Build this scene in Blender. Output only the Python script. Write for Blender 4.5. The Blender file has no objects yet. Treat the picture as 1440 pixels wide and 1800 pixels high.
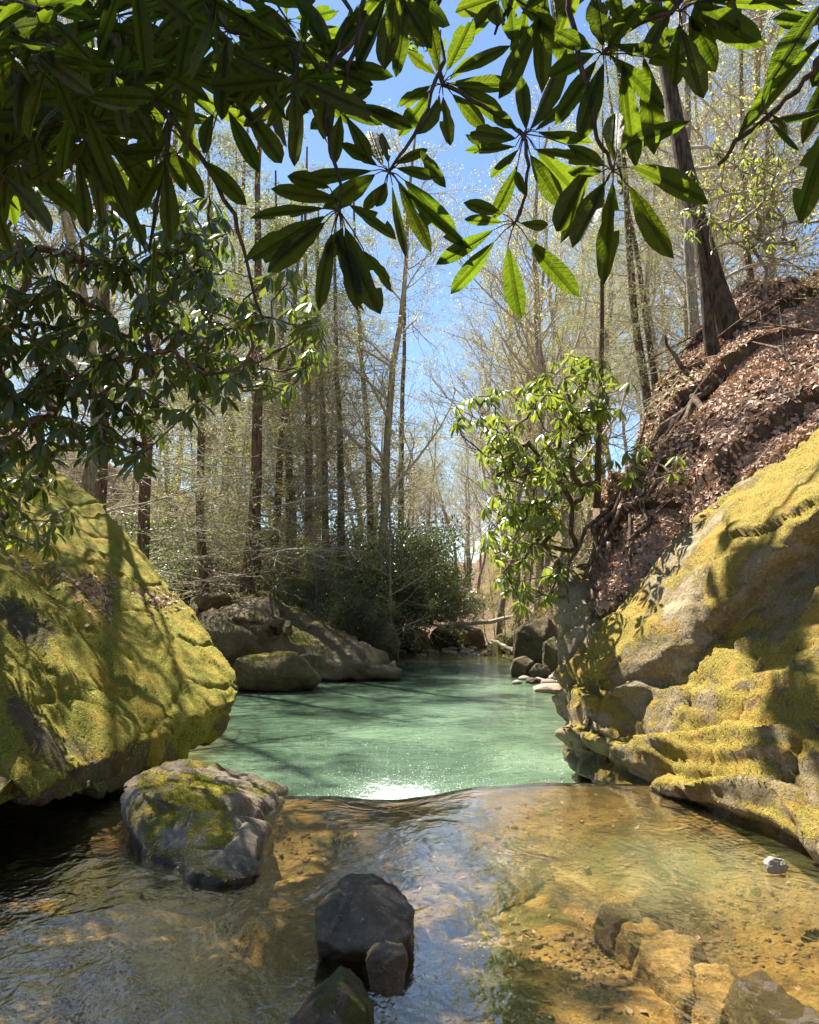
import bpy, bmesh, math, random
import numpy as np
from mathutils import Vector, Matrix

# ------------------------------------------------------------------ camera, sky, sun, exposure
S = bpy.context.scene
COL = S.collection
CAM = (0.0, 0.0, 1.6); F = 1413.0; PITCH = math.radians(6.5)
cd = bpy.data.cameras.new('camera'); cam = bpy.data.objects.new('camera', cd); COL.objects.link(cam)
cam.location = CAM; cam.rotation_euler = (math.radians(90)+PITCH, 0, 0)
cd.sensor_fit = 'HORIZONTAL'; cd.sensor_width = 36; cd.lens = 36*F/1440; cd.clip_end = 2000; cd.clip_start = .05
S.camera = cam
SUN_AZ = math.radians(-36)      # left of the view direction (+Y)
SUN_EL = math.radians(60)
w = bpy.data.worlds.new('World'); S.world = w; w.use_nodes = True
wn = w.node_tree.nodes; sky = wn.new('ShaderNodeTexSky'); sky.sky_type = 'NISHITA'; sky.sun_disc = False
sky.sun_elevation = SUN_EL; sky.sun_rotation = SUN_AZ; sky.air_density = 1.0; sky.dust_density = .15; sky.ozone_density = 4.
w.node_tree.links.new(sky.outputs[0], wn['Background'].inputs[0]); wn['Background'].inputs[1].default_value = .062
sd = bpy.data.lights.new('sun', 'SUN'); sd.energy = 5.0; sd.angle = math.radians(.5); sd.color = (1, .95, .86)
sun = bpy.data.objects.new('sun', sd); COL.objects.link(sun)
SUNV = Vector((math.sin(SUN_AZ)*math.cos(SUN_EL), math.cos(SUN_AZ)*math.cos(SUN_EL), math.sin(SUN_EL)))
sun.rotation_euler = SUNV.to_track_quat('Z', 'Y').to_euler(); sun.location = (-10, 10, 30)
S.view_settings.view_transform = 'Standard'; S.view_settings.look = 'None'
S.view_settings.exposure = 1.8; S.view_settings.gamma = 1; S.view_settings.use_curve_mapping = False
S.render.engine = 'CYCLES'; S.cycles.max_bounces = 6; S.cycles.transparent_max_bounces = 8
S.cycles.diffuse_bounces = 3; S.cycles.glossy_bounces = 3; S.cycles.transmission_bounces = 4
S.cycles.use_denoising = True; S.cycles.sample_clamp_indirect = 6; S.cycles.caustics_reflective = False

def P(px, py, Y):
    """the place seen at a pixel of the photograph, Y metres ahead"""
    u = (px-720)/F; v = (900-py)/F
    dy = math.cos(PITCH)-v*math.sin(PITCH); dz = math.sin(PITCH)+v*math.cos(PITCH)
    t = Y/dy
    return Vector((u*t, Y, CAM[2]+dz*t))
def water_Y(py, z=0.0):
    v = (900-py)/F
    dy = math.cos(PITCH)-v*math.sin(PITCH); dz = math.sin(PITCH)+v*math.cos(PITCH)
    return (z-CAM[2])/dz*dy
POOL = -0.5

# ------------------------------------------------------------------ helpers
def hsh(ix, iy, iz, seed):
    h = (ix*374761393 + iy*668265263 + iz*2147483647 + seed*974711).astype(np.int64) & 0xffffffff
    h = ((h ^ (h >> 13))*1274126177) & 0xffffffff
    h = ((h ^ (h >> 15))*2246822519) & 0xffffffff
    h = h ^ (h >> 16)
    return (h & 0xffffff)/float(0xffffff)
def vnoise(p, seed=0):
    i = np.floor(p).astype(np.int64); f = p-i; u = f*f*f*(f*(f*6-15)+10); r = 0
    for a in (0, 1):
        wx = u[:, 0] if a else 1-u[:, 0]
        for b in (0, 1):
            wy = u[:, 1] if b else 1-u[:, 1]
            for c in (0, 1):
                wz = u[:, 2] if c else 1-u[:, 2]
                r = r + wx*wy*wz*hsh(i[:, 0]+a, i[:, 1]+b, i[:, 2]+c, seed)
    return r*2-1
def fbm(p, freq=1., oct=4, seed=0, gain=.5):
    r = 0; a = 1.; p = p*freq
    R = np.array([[.8, .6, 0], [-.48, .64, .6], [.36, -.48, .8]])
    for k in range(oct):
        r = r + a*vnoise(p, seed+k*17); a *= gain; p = (p @ R)*2.03+7.1
    return r
def worley(p, freq, seed=0):
    p = p*freq; i = np.floor(p).astype(np.int64)
    f1 = np.full(len(p), 9.); f2 = np.full(len(p), 9.); cid = np.zeros(len(p)); dv = np.zeros((len(p), 3))
    for a in (-1, 0, 1):
        for b in (-1, 0, 1):
            for c in (-1, 0, 1):
                j = i+[a, b, c]
                h = [hsh(j[:, 0], j[:, 1], j[:, 2], seed+k) for k in (0, 1, 2)]
                q = j+np.stack(h, 1); v = p-q; d = np.sqrt((v*v).sum(1))
                m = d < f1
                f2 = np.where(m, f1, np.minimum(f2, d)); cid = np.where(m, hsh(j[:, 0], j[:, 1], j[:, 2], seed+9), cid)
                dv = np.where(m[:, None], v, dv); f1 = np.where(m, d, f1)
    return f1, f2, cid, dv
def facets(p, freq, seed=0):
    f1, f2, c, dv = worley(p, freq, seed)
    n = np.stack([vnoise(np.stack([c*97, c*31+k*9.1, c*13], 1), seed+k) for k in range(3)], 1)
    return (dv*n).sum(1)+(c-.5)*.5, f2-f1
def sstep(a, b, x):
    t = np.clip((x-a)/(b-a), 0, 1); return t*t*(3-2*t)

def mesh_np(name, V, Fc, smooth=True):
    me = bpy.data.meshes.new(name); V = np.asarray(V, dtype=np.float32); Fc = np.asarray(Fc, dtype=np.int32)
    n, k = Fc.shape
    me.vertices.add(len(V)); me.vertices.foreach_set('co', V.ravel())
    me.loops.add(n*k); me.loops.foreach_set('vertex_index', Fc.ravel())
    me.polygons.add(n); me.polygons.foreach_set('loop_start', np.arange(0, n*k, k, dtype=np.int32))
    me.polygons.foreach_set('use_smooth', np.full(n, smooth)); me.update(calc_edges=True); me.validate()
    return me
def attr(me, name, vals):
    a = me.attributes.new(name, 'FLOAT', 'POINT'); a.data.foreach_set('value', np.asarray(vals, dtype=np.float32))
def obj(name, me, mat=None, parent=None):
    if mat and not me.materials: me.materials.append(mat)
    o = bpy.data.objects.new(name, me); COL.objects.link(o)
    if parent: o.parent = parent
    return o
def tag(o, label=None, cat=None, group=None, kind=None):
    for k, v in (('label', label), ('category', cat), ('group', group), ('kind', kind)):
        if v: o[k] = v
    return o
def empty(name, loc, label, cat, group=None, rz=0):
    o = bpy.data.objects.new(name, None); COL.objects.link(o); o.location = loc; o.rotation_euler = (0, 0, rz); o.empty_display_size = .2
    return tag(o, label, cat, group)
def copy_thing(src, loc, rz, sc, label, group=None):
    r = src.copy(); COL.objects.link(r); r.location = loc; r.rotation_euler = (0, 0, rz); r.scale = sc; r['label'] = label
    if group: r['group'] = group
    for ch in src.children:
        c = ch.copy(); COL.objects.link(c); c.parent = r
    return r

class Tubes:
    def __init__(s): s.V = []; s.F = []; s.n = 0
    def add(s, pts, rad, sides=4):
        pts = np.asarray([tuple(p) for p in pts], float); rad = np.asarray(rad, float); m = len(pts)
        t = np.gradient(pts, axis=0); t /= np.maximum(np.linalg.norm(t, axis=1), 1e-9)[:, None]
        a = t.mean(0); ref = np.array([0, 0, 1.]) if abs(a[2]) < .8*np.linalg.norm(a) else np.array([1., 0, 0])
        x = np.cross(t, ref); x /= np.maximum(np.linalg.norm(x, axis=1), 1e-9)[:, None]; y = np.cross(t, x)
        an = np.arange(sides)*2*math.pi/sides
        V = pts[:, None, :]+rad[:, None, None]*(np.cos(an)[None, :, None]*x[:, None, :]+np.sin(an)[None, :, None]*y[:, None, :])
        s.V.append(V.reshape(-1, 3)); i = np.arange(m-1)[:, None]*sides; j = np.arange(sides)[None, :]; k = (j+1) % sides
        s.F.append((np.stack([i+j, i+k, i+sides+k, i+sides+j], -1).reshape(-1, 4)+s.n)); s.n += m*sides
    def mesh(s, name): return mesh_np(name, np.concatenate(s.V), np.concatenate(s.F))
    def build(s, name, mat, parent=None): return obj(name, s.mesh(name), mat, parent)

# ------------------------------------------------------------------ materials
class M:
    def __init__(s, name):
        s.m = bpy.data.materials.new(name); s.m.use_nodes = True; s.t = s.m.node_tree; s.t.nodes.clear()
        s.out = s.n('OutputMaterial')
    def n(s, ty, **kw):
        nd = s.t.nodes.new('ShaderNode'+ty)
        for k, v in kw.items(): setattr(nd, k, v)
        return nd
    def l(s, a, b): s.t.links.new(a, b)
    def set(s, sock, v):
        if isinstance(v, bpy.types.NodeSocket): s.l(v, sock)
        else: sock.default_value = v if not (isinstance(v, tuple) and len(v) == 3 and sock.type == 'RGBA') else (*v, 1)
    def noise(s, co, scale, detail=4, rough=.55, dist=0):
        nd = s.n('TexNoise'); s.l(co, nd.inputs['Vector']); nd.inputs['Scale'].default_value = scale
        nd.inputs['Detail'].default_value = detail; nd.inputs['Roughness'].default_value = rough; nd.inputs['Distortion'].default_value = dist
        return nd.outputs['Fac']
    def map(s, v, a, b, c=0., d=1., smooth=True):
        nd = s.n('MapRange'); nd.interpolation_type = 'SMOOTHSTEP' if smooth else 'LINEAR'
        s.set(nd.inputs[0], v); nd.inputs[1].default_value = a; nd.inputs[2].default_value = b; nd.inputs[3].default_value = c; nd.inputs[4].default_value = d
        return nd.outputs[0]
    def mix(s, f, a, b, mode='MIX'):
        nd = s.n('Mix', data_type='RGBA', blend_type=mode); s.set(nd.inputs[0], f); s.set(nd.inputs[6], a); s.set(nd.inputs[7], b); return nd.outputs[2]
    def math(s, op, a, b=0.):
        nd = s.n('Math', operation=op); s.set(nd.inputs[0], a); s.set(nd.inputs[1], b); return nd.outputs[0]
    def bump(s, h, dist, strength=1., normal=None):
        nd = s.n('Bump'); s.l(h, nd.inputs['Height']); nd.inputs['Distance'].default_value = dist; nd.inputs['Strength'].default_value = strength
        if normal: s.l(normal, nd.inputs['Normal'])
        return nd.outputs[0]
    def ramp(s, f, stops):
        nd = s.n('ValToRGB'); s.l(f, nd.inputs[0]); e = nd.color_ramp.elements
        while len(e) < len(stops): e.new(.5)
        for q, (p, c) in zip(e, stops): q.position = p; q.color = (*c, 1)
        return nd.outputs[0]

def rock_mat(name, c1, c2, c3, mossc, mossd, sc=1., bump=1., wet=None, lichen=.3):
    m = M(name); tc = m.n('TexCoord').outputs['Object']; geo = m.n('NewGeometry')
    big = m.noise(tc, 1.1*sc, 5, .6, .6); mid = m.noise(tc, 6*sc, 6, .65); fine = m.noise(tc, 38*sc, 5, .7); vf = m.noise(tc, 160*sc, 2, .6)
    rock = m.ramp(m.math('ADD', m.math('MULTIPLY', big, .55), m.math('MULTIPLY', mid, .45)), [(.3, c1), (.5, c2), (.68, c3)])
    rock = m.mix(m.map(fine, .42, .62), m.mix(.35, rock, (.05, .035, .022)), rock)
    lic = m.map(m.noise(tc, 9*sc, 4, .7, .5), .62, .66)
    rock = m.mix(m.math('MULTIPLY', lic, lichen), rock, (.52, .50, .40))
    at = m.n('Attribute', attribute_name='moss').outputs['Fac']
    k = m.math('ADD', at, m.math('MULTIPLY', m.math('SUBTRACT', fine, .5), 1.6)); k = m.math('ADD', k, m.math('MULTIPLY', m.math('SUBTRACT', mid, .5), 1.3))
    mm = m.map(k, .42, .62)
    mf = m.noise(tc, 70*sc, 4, .75); mpatch = m.noise(tc, 3.2*sc, 4, .6)
    moss = m.mix(m.map(mf, .35, .65), mossd, mossc); moss = m.mix(m.map(mpatch, .45, .7), moss, m.mix(.6, moss, (mossc[0]*1.25, mossc[1]*.85, mossc[2])))
    col = m.mix(mm, rock, moss)
    rough = .85
    if wet is not None:
        z = m.n('SeparateXYZ'); m.l(geo.outputs['Position'], z.inputs[0])
        zz = m.math('ADD', z.outputs[2], m.math('MULTIPLY', m.math('SUBTRACT', mid, .5), .12))
        wf = m.map(zz, wet+.03, wet+.12, 1, 0); col = m.mix(m.math('MULTIPLY', wf, .65), col, (.035, .025, .015)); rough = m.map(wf, 0, 1, .85, .3)
    h = m.math('ADD', m.math('MULTIPLY', mid, 1.2), m.math('MULTIPLY', fine, .45)); h = m.math('ADD', h, m.math('MULTIPLY', vf, .12))
    h = m.math('ADD', h, m.math('MULTIPLY', m.math('MULTIPLY', mf, mm), .55))
    b = m.n('BsdfPrincipled'); m.l(col, b.inputs['Base Color']); m.set(b.inputs['Roughness'], rough); b.inputs['Specular IOR Level'].default_value = .25
    m.l(m.bump(h, .05*bump/sc), b.inputs['Normal']); m.l(b.outputs[0], m.out.inputs[0]); return m.m

MOSS = (.44, .39, .045); MOSSD = (.13, .13, .018)
MR_main = rock_mat('mossy_sandstone', (.085, .065, .028), (.17, .13, .055), (.31, .245, .12), MOSS, MOSSD, wet=0.0)
MR_right = rock_mat('pale_sandstone', (.19, .14, .065), (.37, .285, .15), (.56, .46, .31), (.46, .35, .06), (.22, .17, .03), wet=0.0, lichen=.5)
MR_grey = rock_mat('grey_sandstone', (.14, .105, .06), (.33, .265, .17), (.50, .42, .29), MOSS, MOSSD, sc=2., wet=0.0)
MR_dark = rock_mat('dark_stone', (.09, .065, .036), (.20, .15, .09), (.34, .265, .17), (.16, .17, .03), (.06, .07, .015), sc=4., bump=1.2, wet=0.0, lichen=.5)
MR_far = rock_mat('brown_sandstone', (.085, .066, .034), (.18, .14, .07), (.32, .26, .14), (.27, .26, .035), (.08, .09, .015), sc=.7, wet=POOL)
MR_white = rock_mat('pale_stone', (.30, .25, .18), (.42, .36, .28), (.52, .46, .37), MOSS, MOSSD, sc=4., wet=-3)
MR_pink = rock_mat('pink_gravel_stone', (.28, .17, .12), (.4, .26, .19), (.5, .36, .28), MOSS, MOSSD, sc=4., wet=-3)

def leaf_mat(name, top, trans, gloss=.35, veins=False, tw=.5, island=True, rough=.35):
    m = M(name)
    if veins:
        tc = m.n('TexCoord').outputs['Object']; x = m.n('SeparateXYZ'); m.l(tc, x.inputs[0])
        ax = m.math('ABSOLUTE', x.outputs[0]); rib = m.map(ax, .012, .035, 1, 0)
        sv = m.math('SINE', m.math('MULTIPLY', m.math('SUBTRACT', x.outputs[1], m.math('MULTIPLY', ax, .9)), 95.)); sv = m.map(sv, .5, 1., 0, .10)
        mot = m.map(m.noise(tc, 9, 4, .7), .3, .7)
        oi = m.n('ObjectInfo').outputs['Random']
        def shade(c):
            a = m.mix(mot, (c[0]*.65, c[1]*.75, c[2]*.7), (c[0]*1.1, c[1]*1.1, c[2]))
            a = m.mix(m.math('MULTIPLY', oi, .45), a, (c[0]*1.3, c[1]*.95, c[2]*.9))
            return m.mix(m.math('MAXIMUM', sv, m.math('MULTIPLY', rib, .65)), a, (c[0]*.3, c[1]*.3, c[2]*.3))
        ct = shade(top); cr = shade(trans); hb = m.math('SUBTRACT', m.math('MULTIPLY', mot, .3), m.math('MAXIMUM', sv, rib))
        nrm = m.bump(hb, .004)
    else:
        r = m.n('NewGeometry').outputs['Random Per Island']; nrm = None
        ct = m.mix(r, (top[0]*.6, top[1]*.65, top[2]*.6), (top[0]*1.45, top[1]*1.3, top[2]*1.2))
        cr = m.mix(r, (trans[0]*.6, trans[1]*.65, trans[2]*.6), (trans[0]*1.4, trans[1]*1.25, trans[2]))
    d = m.n('BsdfPrincipled'); m.l(ct, d.inputs['Base Color']); d.inputs['Roughness'].default_value = rough; d.inputs['Specular IOR Level'].default_value = gloss
    t = m.n('BsdfTranslucent'); m.l(cr, t.inputs[0])
    if nrm: m.l(nrm, d.inputs['Normal']); m.l(nrm, t.inputs['Normal'])
    mx = m.n('MixShader'); mx.inputs[0].default_value = tw; m.l(d.outputs[0], mx.inputs[1]); m.l(t.outputs[0], mx.inputs[2]); m.l(mx.outputs[0], m.out.inputs[0])
    return m.m
ML_near = leaf_mat('rhododendron_leaf', (.012, .02, .005), (.21, .31, .014), .15, True, .42, rough=.45)
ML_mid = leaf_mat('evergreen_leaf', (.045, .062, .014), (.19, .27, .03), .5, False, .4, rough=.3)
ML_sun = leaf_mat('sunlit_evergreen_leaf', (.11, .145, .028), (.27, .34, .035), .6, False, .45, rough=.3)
ML_dark = leaf_mat('thicket_leaf', (.085, .11, .055), (.20, .26, .08), .6, False, .3, rough=.3)
ML_spring = leaf_mat('spring_leaf', (.36, .36, .13), (.52, .53, .15), .2, False, .5, rough=.6)
ML_hem = leaf_mat('hemlock_needles', (.15, .18, .08), (.28, .32, .13), .3, False, .45, rough=.5)
ML_litter = leaf_mat('fallen_leaf', (.44, .30, .22), (.3, .16, .08), .3, False, .15, rough=.6)

def bark_mat(name, a, b, sc=1.):
    m = M(name); tc = m.n('TexCoord').outputs['Object']; mp = m.n('Mapping'); m.l(tc, mp.inputs[0]); mp.inputs['Scale'].default_value = (1, 1, .22)
    n1 = m.noise(mp.outputs[0], 22*sc, 5, .65, .4); n2 = m.noise(tc, 2.5*sc, 4, .6)
    col = m.mix(m.map(n1, .38, .62), a, b); col = m.mix(m.map(n2, .5, .7, 0, .5), col, (b[0]*.9, b[1]*1.1, b[2]*.8))
    d = m.n('BsdfPrincipled'); m.l(col, d.inputs['Base Color']); d.inputs['Roughness'].default_value = .9; d.inputs['Specular IOR Level'].default_value = .2
    m.l(m.bump(n1, .03/sc), d.inputs['Normal']); m.l(d.outputs[0], m.out.inputs[0]); return m.m
MB_brown = bark_mat('hemlock_bark', (.06, .04, .028), (.19, .125, .08))
MB_grey = bark_mat('grey_bark', (.16, .13, .10), (.34, .29, .22))
MB_twig = bark_mat('twig_bark', (.33, .27, .205), (.58, .50, .40), 3)
MB_dark = bark_mat('dark_twig_bark', (.035, .025, .018), (.09, .065, .045), 4)
MB_old = bark_mat('old_dark_bark', (.03, .022, .016), (.12, .085, .055))
MB_dry = bark_mat('dry_wood', (.3, .24, .17), (.5, .42, .32), 3)

def soil_mat():
    m = M('forest_floor'); tc = m.n('TexCoord').outputs['Object']
    a = m.noise(tc, .6, 5, .6); b = m.noise(tc, 9, 6, .7); c = m.noise(tc, 45, 4, .7)
    col = m.ramp(b, [(.3, (.06, .035, .02)), (.5, (.15, .095, .06)), (.7, (.26, .18, .12))]); col = m.mix(m.map(a, .56, .68), col, m.mix(m.map(c, .35, .6), (.07, .08, .015), (.2, .19, .03)))
    d = m.n('BsdfPrincipled'); m.l(col, d.inputs['Base Color']); d.inputs['Roughness'].default_value = .95; d.inputs['Specular IOR Level'].default_value = .1
    m.l(m.bump(m.math('ADD', b, m.math('MULTIPLY', c, .5)), .08), d.inputs['Normal']); m.l(d.outputs[0], m.out.inputs[0]); return m.m
M_soil = soil_mat()
def bed_mat():
    m = M('submerged_sandstone'); tc = m.n('TexCoord').outputs['Object']
    a = m.noise(tc, .9, 5, .6, .8); b = m.noise(tc, 5, 6, .68, .5); c = m.noise(tc, 40, 4, .7)
    col = m.ramp(m.math('ADD', m.math('MULTIPLY', a, .6), m.math('MULTIPLY', b, .4)), [(.34, (.04, .028, .012)), (.44, (.13, .08, .025)), (.54, (.38, .235, .07)), (.68, (.54, .38, .15))])
    col = m.mix(m.map(m.noise(tc, 2.1, 5, .7), .53, .64, 0, .75), col, (.10, .10, .02)); col = m.mix(m.map(c, .35, .55, .45, 0), col, (.03, .02, .01))
    d = m.n('BsdfPrincipled'); m.l(col, d.inputs['Base Color']); d.inputs['Roughness'].default_value = .9
    m.l(m.bump(m.math('ADD', b, m.math('MULTIPLY', c, .3)), .05), d.inputs['Normal']); m.l(d.outputs[0], m.out.inputs[0]); return m.m
M_bed = bed_mat()

def near_water_mat():
    m = M('clear_stream_water'); tc = m.n('TexCoord').outputs['Object']
    mp = m.n('Mapping'); m.l(tc, mp.inputs[0]); mp.inputs['Scale'].default_value = (1, .75, 1)
    n1 = m.noise(mp.outputs[0], 2.6, 3, .5, 1.2); n2 = m.noise(mp.outputs[0], 11, 3, .5, .8); n3 = m.noise(mp.outputs[0], 34, 2, .5, .3)
    amp = m.map(m.noise(tc, .55, 2, .5), .35, .65, .25, 1.)
    h = m.math('ADD', n1, m.math('MULTIPLY', n2, .30)); h = m.math('ADD', h, m.math('MULTIPLY', n3, .10)); h = m.math('MULTIPLY', h, amp)
    nrm = m.bump(h, .026)
    fr = m.n('Fresnel'); fr.inputs[0].default_value = 1.34; m.l(nrm, fr.inputs[1])
    g = m.n('BsdfGlossy'); g.inputs['Roughness'].default_value = .015; g.inputs[0].default_value = (1, 1, 1, 1); m.l(nrm, g.inputs['Normal'])
    t = m.n('BsdfTransparent'); t.inputs[0].default_value = (.92, .88, .72, 1)
    d = m.n('BsdfDiffuse'); m.set(d.inputs[0], (.22, .24, .10))
    murk = m.map(m.n('Attribute', attribute_name='murk').outputs['Fac'], 0, 1, .02, .45)
    x = m.n('MixShader'); m.l(murk, x.inputs[0]); m.l(t.outputs[0], x.inputs[1]); m.l(d.outputs[0], x.inputs[2])
    f = m.map(fr.outputs[0], 0., .34, 0., 1., False)
    y = m.n('MixShader'); m.l(f, y.inputs[0]); m.l(x.outputs[0], y.inputs[1]); m.l(g.outputs[0], y.inputs[2]); m.l(y.outputs[0], m.out.inputs[0]); return m.m
M_water = near_water_mat()
def pool_mat():
    m = M('green_pool_water'); tc = m.n('TexCoord').outputs['Object']
    mp = m.n('Mapping'); m.l(tc, mp.inputs[0]); mp.inputs['Scale'].default_value = (.55, 1, 1); mp.inputs['Rotation'].default_value = (0, 0, .25)
    n1 = m.noise(mp.outputs[0], 3.2, 3, .55, .6); n2 = m.noise(mp.outputs[0], 10, 3, .6, .5)
    h = m.math('ADD', n1, m.math('MULTIPLY', n2, .4)); rp = m.n('Attribute', attribute_name='ripple').outputs['Fac']
    nrm = m.bump(m.math('MULTIPLY', h, rp), .1)
    fr = m.n('Fresnel'); fr.inputs[0].default_value = 1.34; m.l(nrm, fr.inputs[1])
    g = m.n('BsdfGlossy'); g.inputs['Roughness'].default_value = .03; g.inputs[0].default_value = (1, 1, 1, 1); m.l(nrm, g.inputs['Normal'])
    big = m.noise(tc, .5, 3, .5, .5)
    col = m.mix(m.map(big, .4, .65), (.085, .145, .085), (.16, .25, .15)); sh = m.n('Attribute', attribute_name='shallow').outputs['Fac']
    col = m.mix(sh, col, (.23, .21, .06))
    fo = m.n('Attribute', attribute_name='foam').outputs['Fac']; fn = m.noise(mp.outputs[0], 9, 6, .8, 1.5)
    fm = m.map(m.math('ADD', fn, m.math('MULTIPLY', fo, .42)), .66, .8); fm = m.math('MULTIPLY', fm, m.map(fo, .02, .2))
    col = m.mix(fm, col, (.85, .88, .85))
    d = m.n('BsdfDiffuse'); m.l(col, d.inputs[0]); m.l(nrm, d.inputs['Normal'])
    t = m.n('BsdfTransparent'); t.inputs[0].default_value = (.6, .7, .45, 1)
    x = m.n('MixShader'); x.inputs[0].default_value = .82; m.l(t.outputs[0], x.inputs[1]); m.l(d.outputs[0], x.inputs[2])
    y = m.n('MixShader'); m.l(fr.outputs[0], y.inputs[0]); m.l(x.outputs[0], y.inputs[1]); m.l(g.outputs[0], y.inputs[2]); m.l(y.outputs[0], m.out.inputs[0]); return m.m
M_pool = pool_mat()
def foam_mat():
    m = M('white_foam'); d = m.n('BsdfPrincipled'); d.inputs['Base Color'].default_value = (.85, .88, .88, 1); d.inputs['Roughness'].default_value = .25; m.l(d.outputs[0], m.out.inputs[0]); return m.m
M_foam = foam_mat()

# ------------------------------------------------------------------ ground, bed, water
def H(x, y):
    x = np.asarray(x, float); y = np.asarray(y, float)
    le = np.interp(y, [-10, 4, 8, 12, 20, 26, 33, 37, 50, 70, 120], [-5, -5, -5.5, -7, -7.5, -6.5, -4, -1.6, -1.0, 3, 3])
    re = np.interp(y, [-10, 4, 8, 16, 23, 30, 37, 50, 70, 120], [6, 6, 5.5, 5.2, 5.0, 4.9, 5.0, 5.5, 8, 8])
    p = np.stack([x.ravel(), y.ravel(), 0*x.ravel()], 1)
    n = fbm(p, .35, 4, 3).reshape(x.shape); n2 = fbm(p, .08, 3, 8).reshape(x.shape)
    bed = np.interp(y, [-10, 7, 9, 33, 37, 60, 90], [-1.2, -1.2, -2, -1.6, -.5, -.2, 3.5])+n*.06
    dl = np.maximum(le-x, 0); dr = np.maximum(x-re, 0)
    hl = sstep(0, 1.8, dl)*(2.1+.4*n)+.10*dl+.22*np.maximum(dl-9, 0)
    hr = sstep(0, 1.6, dr)*(1.6+.4*n)+.75*dr-.42*np.maximum(dr-9, 0)
    return bed+hl*(1+.25*n2)+hr*(1+.2*n2)-(bed*np.minimum(1, (dl+dr)))*0
xs = np.concatenate([np.linspace(-110, -20, 40)[:-1], np.linspace(-20, 20, 161), np.linspace(20, 110, 40)[1:]])
ys = np.concatenate([np.linspace(-12, 60, 260), np.linspace(60, 180, 60)[1:]])
X, Y = np.meshgrid(xs, ys); Z = H(X, Y)
def grid_mesh(name, X, Y, Z):
    r, c = X.shape; i = np.arange(r-1)[:, None]*c+np.arange(c-1)[None, :]; i = i.ravel()
    return mesh_np(name, np.stack([X.ravel(), Y.ravel(), Z.ravel()], 1), np.stack([i, i+1, i+c+1, i+c], 1))
ground = obj('forest_ground', grid_mesh('forest_ground', X, Y, Z), M_soil); tag(ground, kind='structure')
# far hills so that the land reaches the horizon
hx = np.linspace(-900, 900, 120); hy = np.linspace(150, 1200, 50); HX, HY = np.meshgrid(hx, hy)
HZ = -1+17*sstep(0, 300, HY-150)+fbm(np.stack([HX.ravel(), HY.ravel(), 0*HX.ravel()], 1), .006, 4, 5).reshape(HX.shape)*7
tag(obj('far_hills', grid_mesh('far_hills', HX, HY, HZ), M_soil), kind='structure')

def lipY(x):
    p = np.stack([x, 0*x+3.3, 0*x], 1)
    return 7.05+.18*np.sin(x*1.1+.4)+.10*fbm(p, 1.3, 3, 21)
def lipZ(x):
    return .045*np.sin(x*1.5-1.2)+.03*fbm(np.stack([x, 0*x, 0*x+9.], 1), 1.1, 3, 31)
# near bed: a shelf of sandstone that ends at the lip
nx, ny = 420, 380
ux = np.linspace(-7.5, 7.5, nx); vy = np.linspace(0, 1, ny)
UX, VY = np.meshgrid(ux, vy); LY = lipY(ux)[None, :]+0*UX; LZ = lipZ(ux)[None, :]+0*UX
t1 = .93
yy = np.where(VY < t1, -2+(LY+2)*(VY/t1), LY+.03+.16*(VY-t1)/(1-t1))
p = np.stack([UX.ravel(), yy.ravel(), 0*UX.ravel()], 1)
q = p+np.stack([fbm(p, .8, 3, 41), fbm(p, .8, 3, 42), 0*p[:, 0]], 1)*.35
fa, ed = facets(q*[1, .8, 1], .85, 5); fa2, ed2 = facets(q, 2.4, 6)
depth = .20+.08*fbm(p, .5, 3, 12)+.13*fa-.05*np.minimum(ed, .25)/.25+.05+.035*fa2+.03*fbm(p, 3., 4, 14)
deep = .22*np.exp(-(((p[:, 0]-1.2)/1.3)**2+((p[:, 1]-5.0)/.8)**2))
shal = sstep(1.6, 0, lipY(p[:, 0])-p[:, 1])
dd = np.clip(depth+deep, .05, .6)*(1-shal)+.028*shal
right = sstep(2.0, 3.2, p[:, 0]+.45*(p[:, 1]-5)); dd = dd*(1-right*.75)
leftb = sstep(-2.4, -3.2, p[:, 0]); dd = dd*(1-leftb*.5)
bz = (-dd).reshape(UX.shape)+LZ*sstep(-1.5, 0, yy-LY)
drop = np.where(VY > t1, (VY-t1)/(1-t1), 0); bz = bz-1.2*drop**1.3
bed = obj('stream_bed', grid_mesh('stream_bed', UX, yy, bz), M_bed); tag(bed, kind='structure')
# near water
nx, ny = 260, 240
ux = np.linspace(-7.5, 7.5, nx); vy = np.linspace(0, 1, ny); UX, VY = np.meshgrid(ux, vy); LY = lipY(ux)[None, :]+0*UX; LZ = lipZ(ux)[None, :]+0*UX
yy = np.where(VY < t1, -2+(LY+2)*(VY/t1), LY+.28*((VY-t1)/(1-t1))**.7)
p = np.stack([UX.ravel(), yy.ravel(), 0*UX.ravel()], 1)
wz = LZ*sstep(-1.2, 0, yy-LY)+(fbm(p, 1.6, 3, 51)*.004).reshape(UX.shape)
drop = np.where(VY > t1, (VY-t1)/(1-t1), 0); wz = wz-.62*drop**1.6
me = grid_mesh('stream_water', UX, yy, wz)
mk = np.exp(-(((p[:, 0]-1.6)/1.1)**2+((p[:, 1]-5.2)/.8)**2))*.8+.08*sstep(.0, .6, fbm(p, .7, 3, 77))*sstep(3, 5, p[:, 1])
attr(me, 'murk', np.clip(mk, 0, 1))
tag(obj('stream_water', me, M_water), kind='structure')
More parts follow.
